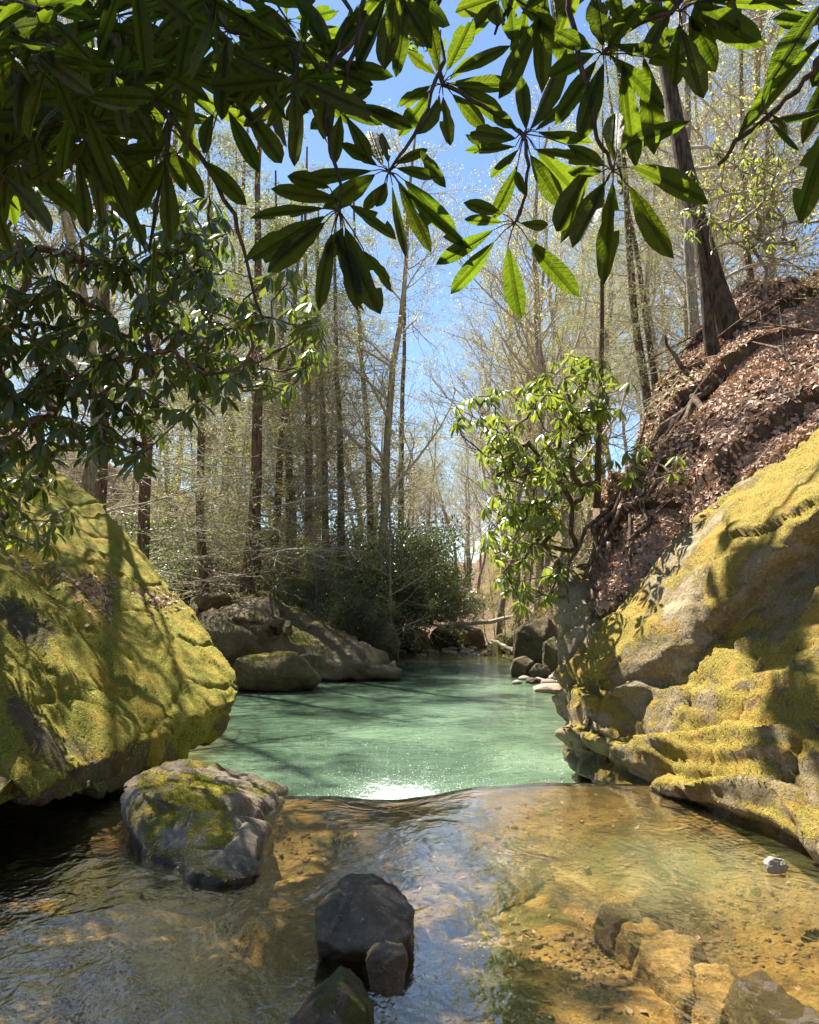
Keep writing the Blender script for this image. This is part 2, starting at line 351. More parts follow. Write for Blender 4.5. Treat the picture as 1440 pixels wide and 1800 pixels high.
# green pool below the lip
pxs = np.linspace(-12, 9, 150); pys = 7.02+(np.linspace(0, 1, 260)**1.6)*34
UX, VY = np.meshgrid(pxs, pys); p = np.stack([UX.ravel(), VY.ravel(), 0*UX.ravel()], 1)
me = grid_mesh('pool_water', UX, VY, POOL+(fbm(p, 1.2, 3, 61)*.006).reshape(UX.shape))
fo = .8*np.exp(-(((p[:, 0]+.1+.12*(p[:, 1]-9))/.6)**2+((p[:, 1]-8.7)/1.3)**2))
rip = .25+1.2*np.exp(-((p[:, 0]-.2)/2.6)**2-((p[:, 1]-9)/4.5)**2)+.25*sstep(20, 11, p[:, 1])
shl = np.clip(sstep(-2.2, -3.2, p[:, 0]+.1*(p[:, 1]-10))*sstep(15, 12, p[:, 1])+.8*sstep(24, 33, p[:, 1]+1.5*fbm(p, .4, 3, 66)) +.55*sstep(2.6, 3.6, p[:, 0]-.05*p[:, 1]+.6)*sstep(9, 15, p[:, 1]), 0, 1)
attr(me, 'foam', fo); attr(me, 'ripple', rip); attr(me, 'shallow', shl*.85)
tag(obj('pool_water', me, M_pool), kind='structure')

# ------------------------------------------------------------------ rocks
def rock_mesh(name, hulls, voxel, disp, smooth=3, moss=None):
    bm = bmesh.new()
    for h in hulls:
        b2 = bmesh.new()
        for q in h: b2.verts.new(q)
        r = bmesh.ops.convex_hull(b2, input=b2.verts)
        bmesh.ops.delete(b2, geom=list({g for g in r['geom_interior']+r['geom_unused'] if isinstance(g, bmesh.types.BMVert)}), context='VERTS')
        tm = bpy.data.meshes.new('t'); b2.to_mesh(tm); b2.free(); bm.from_mesh(tm); bpy.data.meshes.remove(tm)
    tm = bpy.data.meshes.new('t'); bm.to_mesh(tm); bm.free()
    o = bpy.data.objects.new('t', tm); COL.objects.link(o)
    r = o.modifiers.new('r', 'REMESH'); r.mode = 'VOXEL'; r.voxel_size = voxel
    s = o.modifiers.new('s', 'SMOOTH'); s.iterations = smooth; s.factor = .5
    dg = bpy.context.evaluated_depsgraph_get(); me = bpy.data.meshes.new_from_object(o.evaluated_get(dg)); bpy.data.objects.remove(o); bpy.data.meshes.remove(tm)
    n = len(me.vertices); V = np.empty(n*3, np.float32); me.vertices.foreach_get('co', V); V = V.reshape(-1, 3).astype(float)
    N = np.empty(n*3, np.float32); me.vertices.foreach_get('normal', N); N = N.reshape(-1, 3)
    V = V+N*disp(V, N)[:, None]; me.vertices.foreach_set('co', V.astype(np.float32).ravel()); me.update()
    me.vertices.foreach_get('normal', N2 := np.empty(n*3, np.float32)); N2 = N2.reshape(-1, 3)
    mv = moss(V, N2) if moss else np.zeros(n)
    attr(me, 'moss', np.clip(mv, -1, 1.5)); me.polygons.foreach_set('use_smooth', np.ones(len(me.polygons), bool)); me.name = name
    return me
def strata(V, nrm, period, seed, warp=.12, sharp=.75):
    nrm = np.array(nrm, float); nrm /= np.linalg.norm(nrm)
    s = (V @ nrm + warp*fbm(V, .8, 3, seed))/period
    k = np.floor(s); f = s-k
    amp = hsh(k.astype(np.int64), k.astype(np.int64)*0+3, k.astype(np.int64)*0, seed)
    return (np.where(f < sharp, f/sharp, (1-f)/(1-sharp))-.5)*(.35+amp)
def place_rock(name, hulls, voxel, disp, mat, label, cat, group=None, smooth=3, moss=None, kind=None):
    allp = np.array([list(q) for h in hulls for q in h]); c = allp.mean(0); c[2] = allp[:, 2].min()
    hs = [[Vector(q)-Vector(c) for q in h] for h in hulls]
    me = rock_mesh(name, hs, voxel, lambda V, N: disp(V+c, N), smooth, (lambda V, N: moss(V+c, N)) if moss else None)
    o = obj(name, me, mat); o.location = c; return tag(o, label, cat, group, kind)

# --- huge left boulder
rimL = P(428, 1200, 9.6)-P(150, 880, 12.6)
nL = np.cross(np.array(rimL), np.array(P(0, 1400, 5.2)-P(0, 800, 13.5)));
left_hulls = [
 [P(428, 1193, 9.8), P(430, 1222, 9.5), P(402, 1262, 9.35), P(330, 1060, 11.2), P(150, 860, 13), P(0, 770, 14), P(-400, 560, 14),
  P(372, 1318, 9.1), P(300, 1368, 7.8), P(215, 1398, 6.7), P(100, 1412, 5.8), P(0, 1412, 5.2), P(-300, 1440, 4.4),
  (-3.2, 11.6, .3), (-3.6, 9.0, .3), (-4.2, 7.2, .5), (-5.5, 6.6, .6), (-9, 6, .6), (-6.5, 16, 0), (-12, 15, 0), (-12, 14, 4.5)],
 [P(430, 1188, 9.55), P(431, 1215, 9.4), P(345, 1065, 10.9), P(160, 862, 12.7), P(40, 800, 13.5), P(70, 900, 11.7), P(240, 1040, 10.1), P(375, 1205, 9.2), P(300, 1100, 11.8), P(330, 1200, 10.5)],
 [(-3.1, 10.9, .6), (-3.6, 9.6, .6), (-4.4, 8.2, .6), (-9, 8, .6), (-3.2, 10.8, -1.3), (-3.7, 9.6, -1.3), (-4.5, 8.2, -1.3), (-9, 8, -1.3), (-3.6, 12.5, -1.3), (-12, 15, -1.3), (-12, 15, .6), (-3.6, 12.5, .6)],
]
sl = np.array(rimL); sl /= np.linalg.norm(sl)
def dispL(V, N):
    # long grooves that run down the slope of the slab
    up = np.array([.45, .25, .86]); side = np.cross(sl, up); side /= np.linalg.norm(side)
    g = strata(V, side, .8, 4, .13, .88); g2 = strata(V, side+.12*sl, .23, 5, .06, .78)
    ca = np.stack([V @ side, (V @ sl)*.22, V @ up], 1)
    fa, ed = facets(V*[1, 1, 1.3], .8, 11)
    return .11*g+.035*g2+.05*fbm(ca, 1.8, 3, 61)+.012*fbm(ca, 6, 3, 62)+.03*fa-.05+.03*fbm(V, .6, 2, 2)+.018*fbm(V, 2.6, 4, 3)+.010*fbm(V, 9, 3, 7)-.04*np.exp(-(ed/.04)**2)
def mossL(V, N):
    up = np.array([.45, .25, .86]); side = np.cross(sl, up); side /= np.linalg.norm(side)
    ca = np.stack([V @ side, (V @ sl)*.22, V @ up], 1)
    return .85*sstep(.0, .5, N[:, 2])+.42*fbm(V, .8, 3, 33)+.5*fbm(ca, 2.2, 4, 34)+.42
left_boulder = place_rock('giant_boulder', left_hulls, .04, dispL, MR_main, 'giant moss covered boulder sloping from the left edge to a blunt nose over the pool', 'boulder', moss=mossL)

# --- huge right boulder
rimR = np.array(P(1440, 1495, 5.1)-P(1090, 1385, 7.6)); rimR /= np.linalg.norm(rimR)
right_hulls = [
 [P(1095, 1385, 7.7), P(1200, 1425, 6.8), P(1440, 1490, 5.2), P(1750, 1590, 4.2), P(984, 1265, 9.0), P(1000, 1312, 8.7), P(1020, 1200, 9.0), P(1180, 1135, 8.0),
  P(1440, 950, 6.95), P(1850, 760, 6.3), (2.7, 8.9, -1), (3.0, 7.9, -1), (3.6, 6.9, -1), (4.6, 5.8, -1), (5.6, 5.0, -1), (2.6, 12, -1), (9.5, 12, -1), (9.5, 4.9, -1), (9.5, 12, 3), (3.2, 12, 1.5)],
 [P(1055, 1092, 8.9), P(1012, 1195, 8.6), P(1060, 1225, 8.15), P(1150, 1235, 7.75), P(1200, 1172, 7.65), P(1268, 1070, 7.2), P(1340, 1010, 6.95), P(1430, 900, 6.65), P(1800, 640, 5.95),
  P(1245, 885, 8.8), P(1300, 840, 8.5), P(1440, 755, 7.9), P(1800, 560, 7.2), (3.4, 12, 1), (9.5, 12, 4.2), (9.5, 7, 4.5), (3.2, 11.5, 1.7)],
 [P(980, 1005, 10.1), P(986, 1100, 9.7), P(978, 1180, 9.4), P(983, 1262, 9.1), P(1010, 1285, 8.8), P(1030, 1215, 9.05), P(1058, 1095, 9.3), P(1050, 985, 10.2), (3.2, 11.5, 2.2), (2.6, 11, -1), (3.4, 11, -1)],
 [P(1010, 1262, 8.55), P(1060, 1270, 8.2), P(1170, 1300, 7.6), P(1240, 1345, 7.1), P(1215, 1375, 6.85), P(1120, 1340, 7.5), P(1040, 1300, 8.2), P(1100, 1260, 8.9), P(1240, 1300, 8.2)],
]
def dispR(V, N):
    n1 = np.cross(rimR, np.array([.75, .62, .1])); n1 /= np.linalg.norm(n1)
    if n1[2] < 0: n1 = -n1
    low = sstep(1.1, .3, V[:, 2]-.25*(V[:, 0]-2.5)*-1*.0)*sstep(5.2, 3.6, V[:, 0])+.25*sstep(1.3, .4, V[:, 2])
    g = strata(V, n1, .34, 8, .22, .82); g2 = strata(V, n1+np.array([.1, 0, 0]), .13, 9, .1, .7)
    fa, ed = facets(V*[1, 1, 1.2]+.15*fbm(V, 1.2, 2, 5)[:, None], .75, 15); fb, eb = facets(V, 1.9, 16)
    hol = fbm(V, .55, 3, 19)
    return (.05+.08*low)*g+(.008+.02*low)*g2+.11*fa+.025*fb+.03*hol+.010*fbm(V, 2.2, 4, 13)+.008*fbm(V, 9, 3, 17)-.035*np.exp(-(ed/.02)**2)
def mossR(V, N):
    return .40*sstep(-.1, .45, N[:, 2])+.5*fbm(V, .8, 3, 43)+.35*fbm(V, 3., 3, 44)+.24
right_boulder = place_rock('cliff_boulder', right_hulls, .035, dispR, MR_right, 'huge yellow mossy sandstone boulder filling the right side, undercut above the stream', 'boulder', smooth=1, moss=mossR)

# --- earth bank above the right boulder
bank_h = [[P(1040, 1010, 10.3), P(1062, 1085, 9.4), P(1240, 890, 8.75), P(1440, 760, 7.95), P(1800, 570, 7.2), P(1065, 905, 11.2), P(1110, 790, 11.6), P(1185, 650, 11.8), P(1215, 600, 12),
  P(1330, 505, 12.8), P(1440, 465, 13.2), P(1900, 330, 14), (3.0, 13, -1), (14, 14, -1), (14, 7, -1), (14, 15, 8), (3.2, 9.5, -1), (4, 16, 2), (7, 18, 6), (14, 18, 8)]]
def dispB(V, N):
    fa, ed = facets(V, .7, 25)
    dirn = np.array([.55, -.2, .6]); s2 = strata(V, np.cross(dirn, [0, 1, .3]), .55, 26, .35, .6)
    return .22*fa+.10*s2+.16*fbm(V, .6, 3, 27)+.07*fbm(V, 2., 4, 28)+.03*fbm(V, 7, 3, 29)
bank = place_rock('hillside', bank_h, .06, dispB, M_soil, None, None, moss=lambda V, N: V[:, 0]*0, kind='structure')

# --- grey boulder at the lip, left
sm_h = [[P(214, 1380, 6.2), P(232, 1372, 6.5), P(292, 1340, 6.9), P(350, 1335, 7.2), P(440, 1360, 7.3), P(503, 1388, 7.2), P(503, 1412, 6.8), P(470, 1450, 6.2), P(400, 1435, 5.7), P(330, 1425, 5.55), P(270, 1402, 5.6), P(420, 1400, 5.9), P(300, 1385, 5.8), (-1.3, 7.1, -.4), (-2.4, 7.3, -.3)],
 [P(335, 1420, 5.5), P(400, 1425, 5.5), P(468, 1452, 5.9), P(455, 1475, 5.3), P(452, 1540, 4.85), P(395, 1548, 4.75), P(335, 1530, 4.85), P(325, 1480, 5.1), (-1.1, 6.8, -.35), (-1.8, 6.8, -.35), (-1.15, 4.95, -.3), (-1.5, 4.95, -.3)],
 [P(214, 1384, 6.1), P(262, 1395, 5.8), P(222, 1440, 5.75), P(275, 1490, 5.35), P(262, 1505, 5.3), P(235, 1465, 5.5), (-1.75, 5.9, -.3), (-2.1, 6.4, -.3), P(280, 1400, 6.6)],
 [P(250, 1400, 5.85), P(345, 1415, 5.6), P(345, 1520, 5.0), P(262, 1500, 5.3), (-1.4, 6.6, -.3), (-2.2, 6.6, -.3), (-1.4, 5.4, -.3), (-1.9, 5.5, -.3), P(270, 1395, 7), P(345, 1400, 7)]]
def dispS(V, N):
    fa, ed = facets(V, 2.0, 51); s = strata(V, (.5, -.3, .8), .17, 52, .1, .75)
    return .045*fa+.024*s+.02*fbm(V, 2., 4, 53)+.007*fbm(V, 9, 4, 54)+.004*fbm(V, 30, 3, 55)-.02*np.exp(-(ed/.05)**2)
small_b = place_rock('grey_boulder', sm_h, .019, dispS, MR_grey, 'grey hollowed boulder streaked with moss between the left giant boulder and the stream lip', 'boulder', smooth=1, moss=lambda V, N: .4*N[:, 2]+.55*fbm(V*[1.6, .7, 1], 1.7, 3, 57)+.08+.25*fbm(V, 6, 3, 58)+.02)

def disp_small(seed, sc, fr):
    def f(V, N):
        fa, ed = facets(V, 1.6*fr, seed)
        return sc*(.085*fa+.05*fbm(V, 1.6*fr, 4, seed+1)+.015*fbm(V, 9*fr, 3, seed+2))
    return f
mid_h = [[P(553, 1600, 3.95), P(572, 1560, 4.1), P(600, 1540, 4.2), P(650, 1540, 4.25), P(700, 1558, 4.15), P(722, 1600, 4.0), P(722, 1640, 3.8), P(690, 1664, 3.75), P(610, 1670, 3.72), P(554, 1655, 3.75), P(640, 1575, 3.9), P(560, 1610, 4.2), P(700, 1600, 4.4), P(600, 1560, 4.4), (-.36, 3.95, -.12), (0, 3.95, -.12), (-.4, 4.3, -.12), (0, 4.4, -.12)]]
place_rock('stream_boulder', mid_h, .009, disp_small(61, .35, 3), MR_dark, 'dark brown block shaped boulder standing in the middle of the near stream', 'boulder', moss=lambda V, N: -.35+.4*fbm(V, 2, 3, 65), smooth=2)
def px_rock(name, pxs, Y, thick, seed, mat, label, cat, group=None, voxel=None, moss=None, sink=.12, dsc=None, detail=3):
    """a boulder: front outline seen at distance Y, with its own depth behind and below"""
    pts = [P(a, b, Y-(.25*thick if i % 2 else 0)) for i, (a, b) in enumerate(pxs)]
    c = sum(pts, Vector())/len(pts); sz = max((q-c).length for q in pts)
    pts.append(c+Vector((0, -thick*.45, .02*sz)))
    back = [c+(q-c)*.85+Vector((0, thick, -.05*sz)) for q in pts[:-1]]
    low = min(q.z for q in pts)
    bot = [Vector((c.x+(q.x-c.x)*.8, q.y+thick*.3, low-sink*1.2)) for q in pts]
    voxel = voxel or sz/22
    return place_rock(name, [pts+back+bot], voxel, disp_small(seed, (dsc or 1.)*sz, 1./max(sz, .05)*.9), mat, label, cat, group, moss=moss or (lambda V, N: .35*N[:, 2]+.4*fbm(V, 1.5/sz, 3, seed)-.1), smooth=detail)
px_rock('small_rock', [(642, 1690), (655, 1674), (685, 1670), (712, 1676), (716, 1692), (690, 1702), (652, 1704)], 3.36, .12, 71, MR_dark, 'small wet dark rock at the right foot of the dark block shaped boulder', 'rock', moss=lambda V, N: -.5+0*V[:, 0], sink=.08)
px_rock('mossy_rock', [(500, 1810), (525, 1785), (565, 1752), (596, 1735), (625, 1745), (650, 1780), (662, 1825), (600, 1860), (510, 1860)], 3.0, .2, 72, MR_dark, 'green mossy rock cut off by the bottom edge of the picture', 'rock', moss=lambda V, N: .35+.4*fbm(V, 7, 3, 6), sink=.06)
px_rock('pale_rock', [(1345, 1519), (1360, 1508), (1378, 1511), (1388, 1523), (1370, 1528), (1348, 1527)], 4.98, .06, 73, MR_white, 'small pale stone on the wet ledge under the right boulder', 'rock', moss=lambda V, N: -.5+0*V[:, 0], sink=.02)

# submerged slabs
sub = [([(1060, 1592), (1100, 1583), (1130, 1596), (1125, 1612), (1080, 1612)], 'small dark flat stone under water, farthest of the sunken stones on the right'),
       ([(1095, 1625), (1135, 1612), (1160, 1625), (1150, 1640), (1110, 1640)], 'orange topped sunken stone in the shallow stream'),
       ([(1125, 1645), (1180, 1632), (1225, 1655), (1200, 1675), (1140, 1672)], 'brown sunken stone behind the wedge shaped slab'),
       ([(1130, 1670), (1215, 1655), (1218, 1740), (1195, 1765), (1150, 1700)], 'wedge shaped tan slab lying under water'),
       ([(1210, 1700), (1280, 1695), (1300, 1740), (1260, 1790), (1215, 1770)], 'pale orange sunken slab near the bottom right'),
       ([(1290, 1710), (1340, 1700), (1420, 1765), (1450, 1800), (1380, 1800), (1310, 1745)], 'dark wet stone breaking the surface in the bottom right corner'),
       ([(1060, 1425), (1150, 1420), (1195, 1455), (1170, 1490), (1090, 1450)], 'large tan ledge slab under water below the right boulder'),
       ([(1110, 1580), (1150, 1575), (1175, 1590), (1160, 1600), (1120, 1598)], 'dark sunken stone left of the pale stone, in deeper water')]
for i, (poly, lab) in enumerate(sub):
    c = np.mean(poly, 0); base = .0
    top = .0 if 'breaking' in lab else -.12-.02*(i % 3)
    pts = []
    for a, b in poly:
        Yq = water_Y(b, top); q = P(a, b, Yq); pts += [q]
    cc = sum(pts, Vector())/len(pts); pts += [Vector((cc.x+(q.x-cc.x)*1.55, cc.y+(q.y-cc.y)*1.45, top-.17)) for q in pts]
    place_rock('sunken_stone', [pts], .014, disp_small(80+i, .3, 3), MR_dark if 'dark' in lab else M_bed, lab, 'stone', 'sunken stones in the near stream', smooth=4, moss=lambda V, N: .05+.3*fbm(V, 4, 3, 5))

# --- far left slabs and rocks
def dispF(V, N):
    fa, ed = facets(V*[1, 1, 1.6], .45, 91); s = strata(V, (.32, .1, .9), .5, 92, .3, .8)
    return .28*fa+.16*s+.14*fbm(V, .8, 4, 93)+.05*fbm(V, 3, 4, 94)-.08*np.exp(-(ed/.06)**2)
far_h = [[P(345, 1060, 24.5), P(370, 1080, 22.6), P(470, 1058, 25), P(560, 1100, 24.3), P(640, 1142, 23.3), P(700, 1155, 22.8), P(709, 1175, 22.4), P(705, 1192, 22.2), P(560, 1197, 22.0), P(420, 1200, 21.7), P(340, 1180, 21.9),
          P(360, 1100, 21.9), P(450, 1130, 21.9), P(520, 1050, 27.5), P(350, 1040, 28), (-6.5, 28, -1), (-1.2, 25, -1), (-.5, 23.3, -1), (-7, 24, -1)],
         [P(350, 1075, 22.8), P(420, 1085, 22.2), P(520, 1110, 21.9), P(500, 1085, 22.8), P(430, 1062, 23.6), P(480, 1150, 23)]]
place_rock('sloping_ledge', far_h, .11, dispF, MR_far, 'long brown sloping ledge across the pool, tapering right into the water below the hemlocks', 'rock ledge', moss=lambda V, N: .62*N[:, 2]+.3*fbm(V, .6, 3, 95)-.18)
px_rock('ledge_rock', [(400, 1200), (415, 1160), (450, 1150), (520, 1147), (545, 1175), (566, 1193), (540, 1205), (430, 1208)], 19.8, 1.2, 96, MR_far, 'low moss topped rock at the pool edge in front of the long sloping ledge', 'rock', moss=lambda V, N: .85*N[:, 2]-.1+.2*fbm(V, 1, 3, 7), dsc=.7)
px_rock('bank_rock', [(340, 1055), (350, 1042), (385, 1038), (402, 1048), (398, 1062), (350, 1065)], 24.0, .9, 97, MR_far, 'small flat topped rock sitting on the back of the ledge beside the giant boulder', 'rock', moss=lambda V, N: .6*N[:, 2]-.1)
px_rock('reddish_boulder', [(640, 1140), (645, 1105), (662, 1088), (690, 1100), (702, 1125), (700, 1150), (660, 1155)], 26.5, 1.6, 98, MR_far, 'reddish brown rounded boulder behind the tapering end of the ledge', 'boulder', moss=lambda V, N: -.2+.3*fbm(V, 1, 3, 8))
far_rocks = [
 ([(907, 1150), (910, 1110), (935, 1088), (965, 1085), (985, 1110), (990, 1150), (950, 1165)], 27, 1.8, MR_far, 'big rounded boulder at the pool edge left of the right cliff boulder'),
 ([(955, 1160), (958, 1130), (975, 1118), (990, 1140), (990, 1165)], 25.5, .8, MR_far, 'grey green boulder leaning on the big rounded boulder at the pool edge'),
 ([(898, 1178), (905, 1160), (925, 1153), (940, 1165), (945, 1182), (915, 1187)], 23.5, .7, MR_far, 'low dark rock at the waterline below the big rounded boulder'),
 ([(930, 1180), (945, 1166), (962, 1170), (970, 1185), (940, 1190)], 23.0, .5, MR_dark, 'wedge of black rock in the rock pile at the waterline'),
 ([(752, 1132), (760, 1108), (800, 1100), (850, 1106), (856, 1130), (800, 1136)], 38, 1.8, MR_far, 'wide dark low boulder behind the far gravel bar'),
 ([(868, 1128), (878, 1115), (910, 1110), (916, 1128)], 34, 1.2, MR_far, 'flat dark slab between far bar and big rounded boulder'),
 ([(856, 1140), (858, 1128), (872, 1126), (876, 1140)], 33, .5, MR_white, 'pale block standing at the far end of the pool'),
 ([(700, 1133), (704, 1112), (730, 1104), (752, 1112), (756, 1134)], 36, 1.5, MR_far, 'shadowed rock at the foot of the dark thicket')]
for i, (poly, Yd, th, mt, lab) in enumerate(far_rocks):
    px_rock('shore_rock', poly, Yd, th, 100+i, mt, lab, 'rock', 'rocks around the far end of the pool', sink=.5, dsc=.8)

# cobbles: prototypes
rng = np.random.default_rng(5); random.seed(5)
def pebble(seed):
    r = np.random.default_rng(seed); bm = bmesh.new(); bmesh.ops.create_icosphere(bm, subdivisions=2, radius=1)
    V = np.array([v.co[:] for v in bm.verts]); n = 1+.25*fbm(V, 1.1, 2, seed)
    for v, k in zip(bm.verts, n): v.co = Vector((v.co.x*k, v.co.y*k*.8, v.co.z*k*.55))
    me = bpy.data.meshes.new('cobble'); bm.to_mesh(me); bm.free()
    me.polygons.foreach_set('use_smooth', np.ones(len(me.polygons), bool)); attr(me, 'moss', np.full(len(me.vertices), -.6)); return me
peb = []
for k in range(6):
    me = pebble(200+k); me.materials.append((MR_white, MR_far, MR_pink)[k % 3]); peb.append(me)
c = 0
where = ['on the far gravel bar', 'at the foot of the right shore rocks']
for i in range(110):
    if i < 80:
        px = rng.uniform(690, 905); Yd = rng.uniform(33, 40); s = rng.uniform(.08, .3); zb = POOL+.0
    else:
        px = rng.uniform(905, 985); Yd = rng.uniform(21.5, 24.5); s = rng.uniform(.08, .24); zb = POOL+.02
    x = (px-720)/F*Yd
    z = max(float(H(x, Yd)), zb-.02) if i < 80 else zb
    o = obj('cobble', peb[i % 6]); o.location = (x, Yd, z+s*.1); o.scale = (s, s*rng.uniform(.7, 1.1), s*rng.uniform(.6, 1)); o.rotation_euler = (0, 0, rng.uniform(0, 6.3))
    tone = ('pale', 'brown', 'pinkish')[(i % 6) % 3]
    tag(o, tone+(' cobble lying on the gravel bar at the far end of the pool' if i < 80 else ' cobble at the foot of the shore rocks on the right of the pool'), 'cobble', 'cobbles round the far pool edge')
for (px, py, s, lab) in ((755, 1146, .22, 'lone white stone standing in shallow water at the far end of the pool'), (697, 1143, .25, 'white stone on the left tip of the far gravel bar')):
    Yd = water_Y(py, POOL); o = obj('white_stone', peb[0]); o.location = (*P(px, py, Yd)[:2], POOL+.03); o.scale = (s, s, s); tag(o, lab, 'stone')
# gravel spit right
o = px_rock('gravel_spit', [(940, 1212), (960, 1205), (990, 1203), (1000, 1215), (960, 1217)], 19.5, .8, 120, MR_pink, 'low pink sandy spit where the pool meets the right boulder', 'gravel spit', sink=.3, dsc=.2)

# ------------------------------------------------------------------ surface scatter
def surf_samples(o, n, seed, cond):
    me = o.data; r = np.random.default_rng(seed); nf = len(me.polygons)
    ar = np.empty(nf, np.float32); me.polygons.foreach_get('area', ar); cc = np.empty(nf*3, np.float32); me.polygons.foreach_get('center', cc); cc = cc.reshape(-1, 3)
    nn = np.empty(nf*3, np.float32); me.polygons.foreach_get('normal', nn); nn = nn.reshape(-1, 3)
    W = cc+np.array(o.location); a = me.attributes.get('moss'); vals = None
    if a:
        v = np.empty(len(me.vertices), np.float32); a.data.foreach_get('value', v)
        ls = np.empty(nf, np.int32); me.polygons.foreach_get('loop_start', ls); vi = np.empty(len(me.loops), np.int32); me.loops.foreach_get('vertex_index', vi); vals = v[vi[ls]]
    wgt = ar*np.clip(cond(W, nn, vals), 0, None); wgt = wgt/wgt.sum(); k = r.choice(nf, n, p=wgt)
    j = r.normal(0, 1, (n, 3))*np.sqrt(ar[k])[:, None]*.5; j -= nn[k]*(j*nn[k]).sum(1)[:, None]
    return W[k]+j, nn[k]
def visible(W):
    v = W-np.array(CAM); px = 720+F*v[:, 0]/np.maximum(v[:, 1], .1); return ((px > -150) & (px < 1590)).astype(float)
def scatter_leaves(Pn, Nn, size, seed, lift=.5, aspect=.55):
    r = np.random.default_rng(seed); n = len(Pn); t = r.normal(0, 1, (n, 3)); Nn = Nn+r.normal(0, lift, (n, 3)); Nn /= np.linalg.norm(Nn, axis=1)[:, None]
    t -= Nn*(t*Nn).sum(1)[:, None]; t /= np.linalg.norm(t, axis=1)[:, None]; b = np.cross(Nn, t)
    s = (size*r.uniform(.6, 1.4, n))[:, None]; cu = (r.uniform(-.4, .5, n))[:, None]*s
    b2 = b*s*aspect
    V = np.stack([Pn-t*s, Pn-b2+Nn*cu*.6, Pn+b2+Nn*cu*.6, Pn+t*s+Nn*cu*.3, Pn+Nn*0], 1).reshape(-1, 3)
    i = np.arange(n)*5; Fc = np.concatenate([np.stack([i, i+1, i+4], 1), np.stack([i, i+4, i+2], 1), np.stack([i+1, i+3, i+4], 1), np.stack([i+4, i+3, i+2], 1)])
    return V, Fc
def leaf_cover(name, o, n, size, seed, cond, mat, lift=.5, off=.01, aspect=.55):
    Pn, Nn = surf_samples(o, n, seed, cond); V, Fc = scatter_leaves(Pn+Nn*off, Nn, size, seed, lift, aspect)
    return tag(obj(name, mesh_np(name, V, Fc, False), mat), kind='stuff')
tag(leaf_cover('leaf_litter', bank, 85000, .036, 3, lambda W, N, v: visible(W)*(N[:, 2] > .1)*(.3+sstep(-.25, .45, fbm(W, 1.1, 4, 71)))/(W[:, 1]**2), ML_litter), 'brown fallen leaves strewn over the earth bank above the right boulder', 'leaf litter')
def strip(W, N, v):
    a = fbm(W, .9, 3, 72); up = (N[:, 2] > .3)
    px = 720+F*W[:, 0]/W[:, 1]; py = 1061-F*(W[:, 2]-1.6)/W[:, 1]
    band = np.exp(-((py-(930+.62*px))/35)**2)*(px < 200)+np.exp(-(((px-290)/30)**2+((py-1040)/28)**2))*1.3
    return visible(W)*up*band*sstep(-.6, .4, a)
tag(leaf_cover('leaf_litter', left_boulder, 2600, .035, 4, strip, ML_litter, .4), 'brown fallen leaves caught in hollows of the left giant boulder', 'leaf litter')
ML_moss = leaf_mat('moss_tuft', (.42, .37, .045), (.42, .38, .05), .1, False, .35, rough=.8)
ML_moss2 = leaf_mat('dry_moss_tuft', (.42, .33, .06), (.4, .32, .06), .1, False, .3, rough=.8)
tag(leaf_cover('moss', left_boulder, 30000, .008, 5, lambda W, N, v: visible(W)*(v > .35)*(N[:, 2] > .1)*(.2+np.clip(v, 0, 1))/(W[:, 1]**2), ML_moss, .55, .004, .4), 'yellow green moss carpet on the left giant boulder', 'moss')
tag(leaf_cover('moss', right_boulder, 25000, .008, 6, lambda W, N, v: visible(W)*(v > .3)*(N[:, 2] > .0)*(.2+np.clip(v, 0, 1))/(W[:, 1]**2), ML_moss2, .5, .004, .4), 'dry golden moss carpet on the right boulder', 'moss')
tag(leaf_cover('moss', small_b, 9000, .008, 7, lambda W, N, v: visible(W)*(v > .35), ML_moss, .9, .003, .4), 'moss patches on the grey boulder at the lip', 'moss')
tag(leaf_cover('leaf_litter', ground, 26000, .10, 8, lambda W, N, v: visible(W)*(W[:, 1] > 18)*(W[:, 1] < 60)*(W[:, 2] > .2)/(W[:, 1]), ML_litter), 'fallen leaves on the forest floor beyond the pool', 'leaf litter')

def twigs(name, o, n, L0, L1, r0, seed, cond, mat, label):
    Pn, Nn = surf_samples(o, n, seed, cond); r = np.random.default_rng(seed); tb = Tubes()
    for p_, n_ in zip(Pn, Nn):
        d = r.normal(0, 1, 3); d -= n_*d.dot(n_); d /= np.linalg.norm(d); L = r.uniform(L0, L1); s_ = np.cross(n_, d)*r.uniform(-.12, .12)*L
        tb.add([p_+n_*.01, p_+n_*.04+d*L*.5+s_, p_+n_*.05+d*L], [r0, r0*.8, r0*.4], 4)
    tag(tb.build(name, mat), label, 'twigs', kind='stuff')
twigs('twigs', bank, 420, .15, .8, .007, 61, lambda W, N, v: visible(W)*(N[:, 2] > .1), MB_dry, 'dry twigs scattered through the leaf litter of the right bank')
twigs('surface_roots', bank, 90, .5, 1.6, .022, 62, lambda W, N, v: visible(W)*(N[:, 2] > .1), MB_brown, 'thin brown roots crossing the right bank')
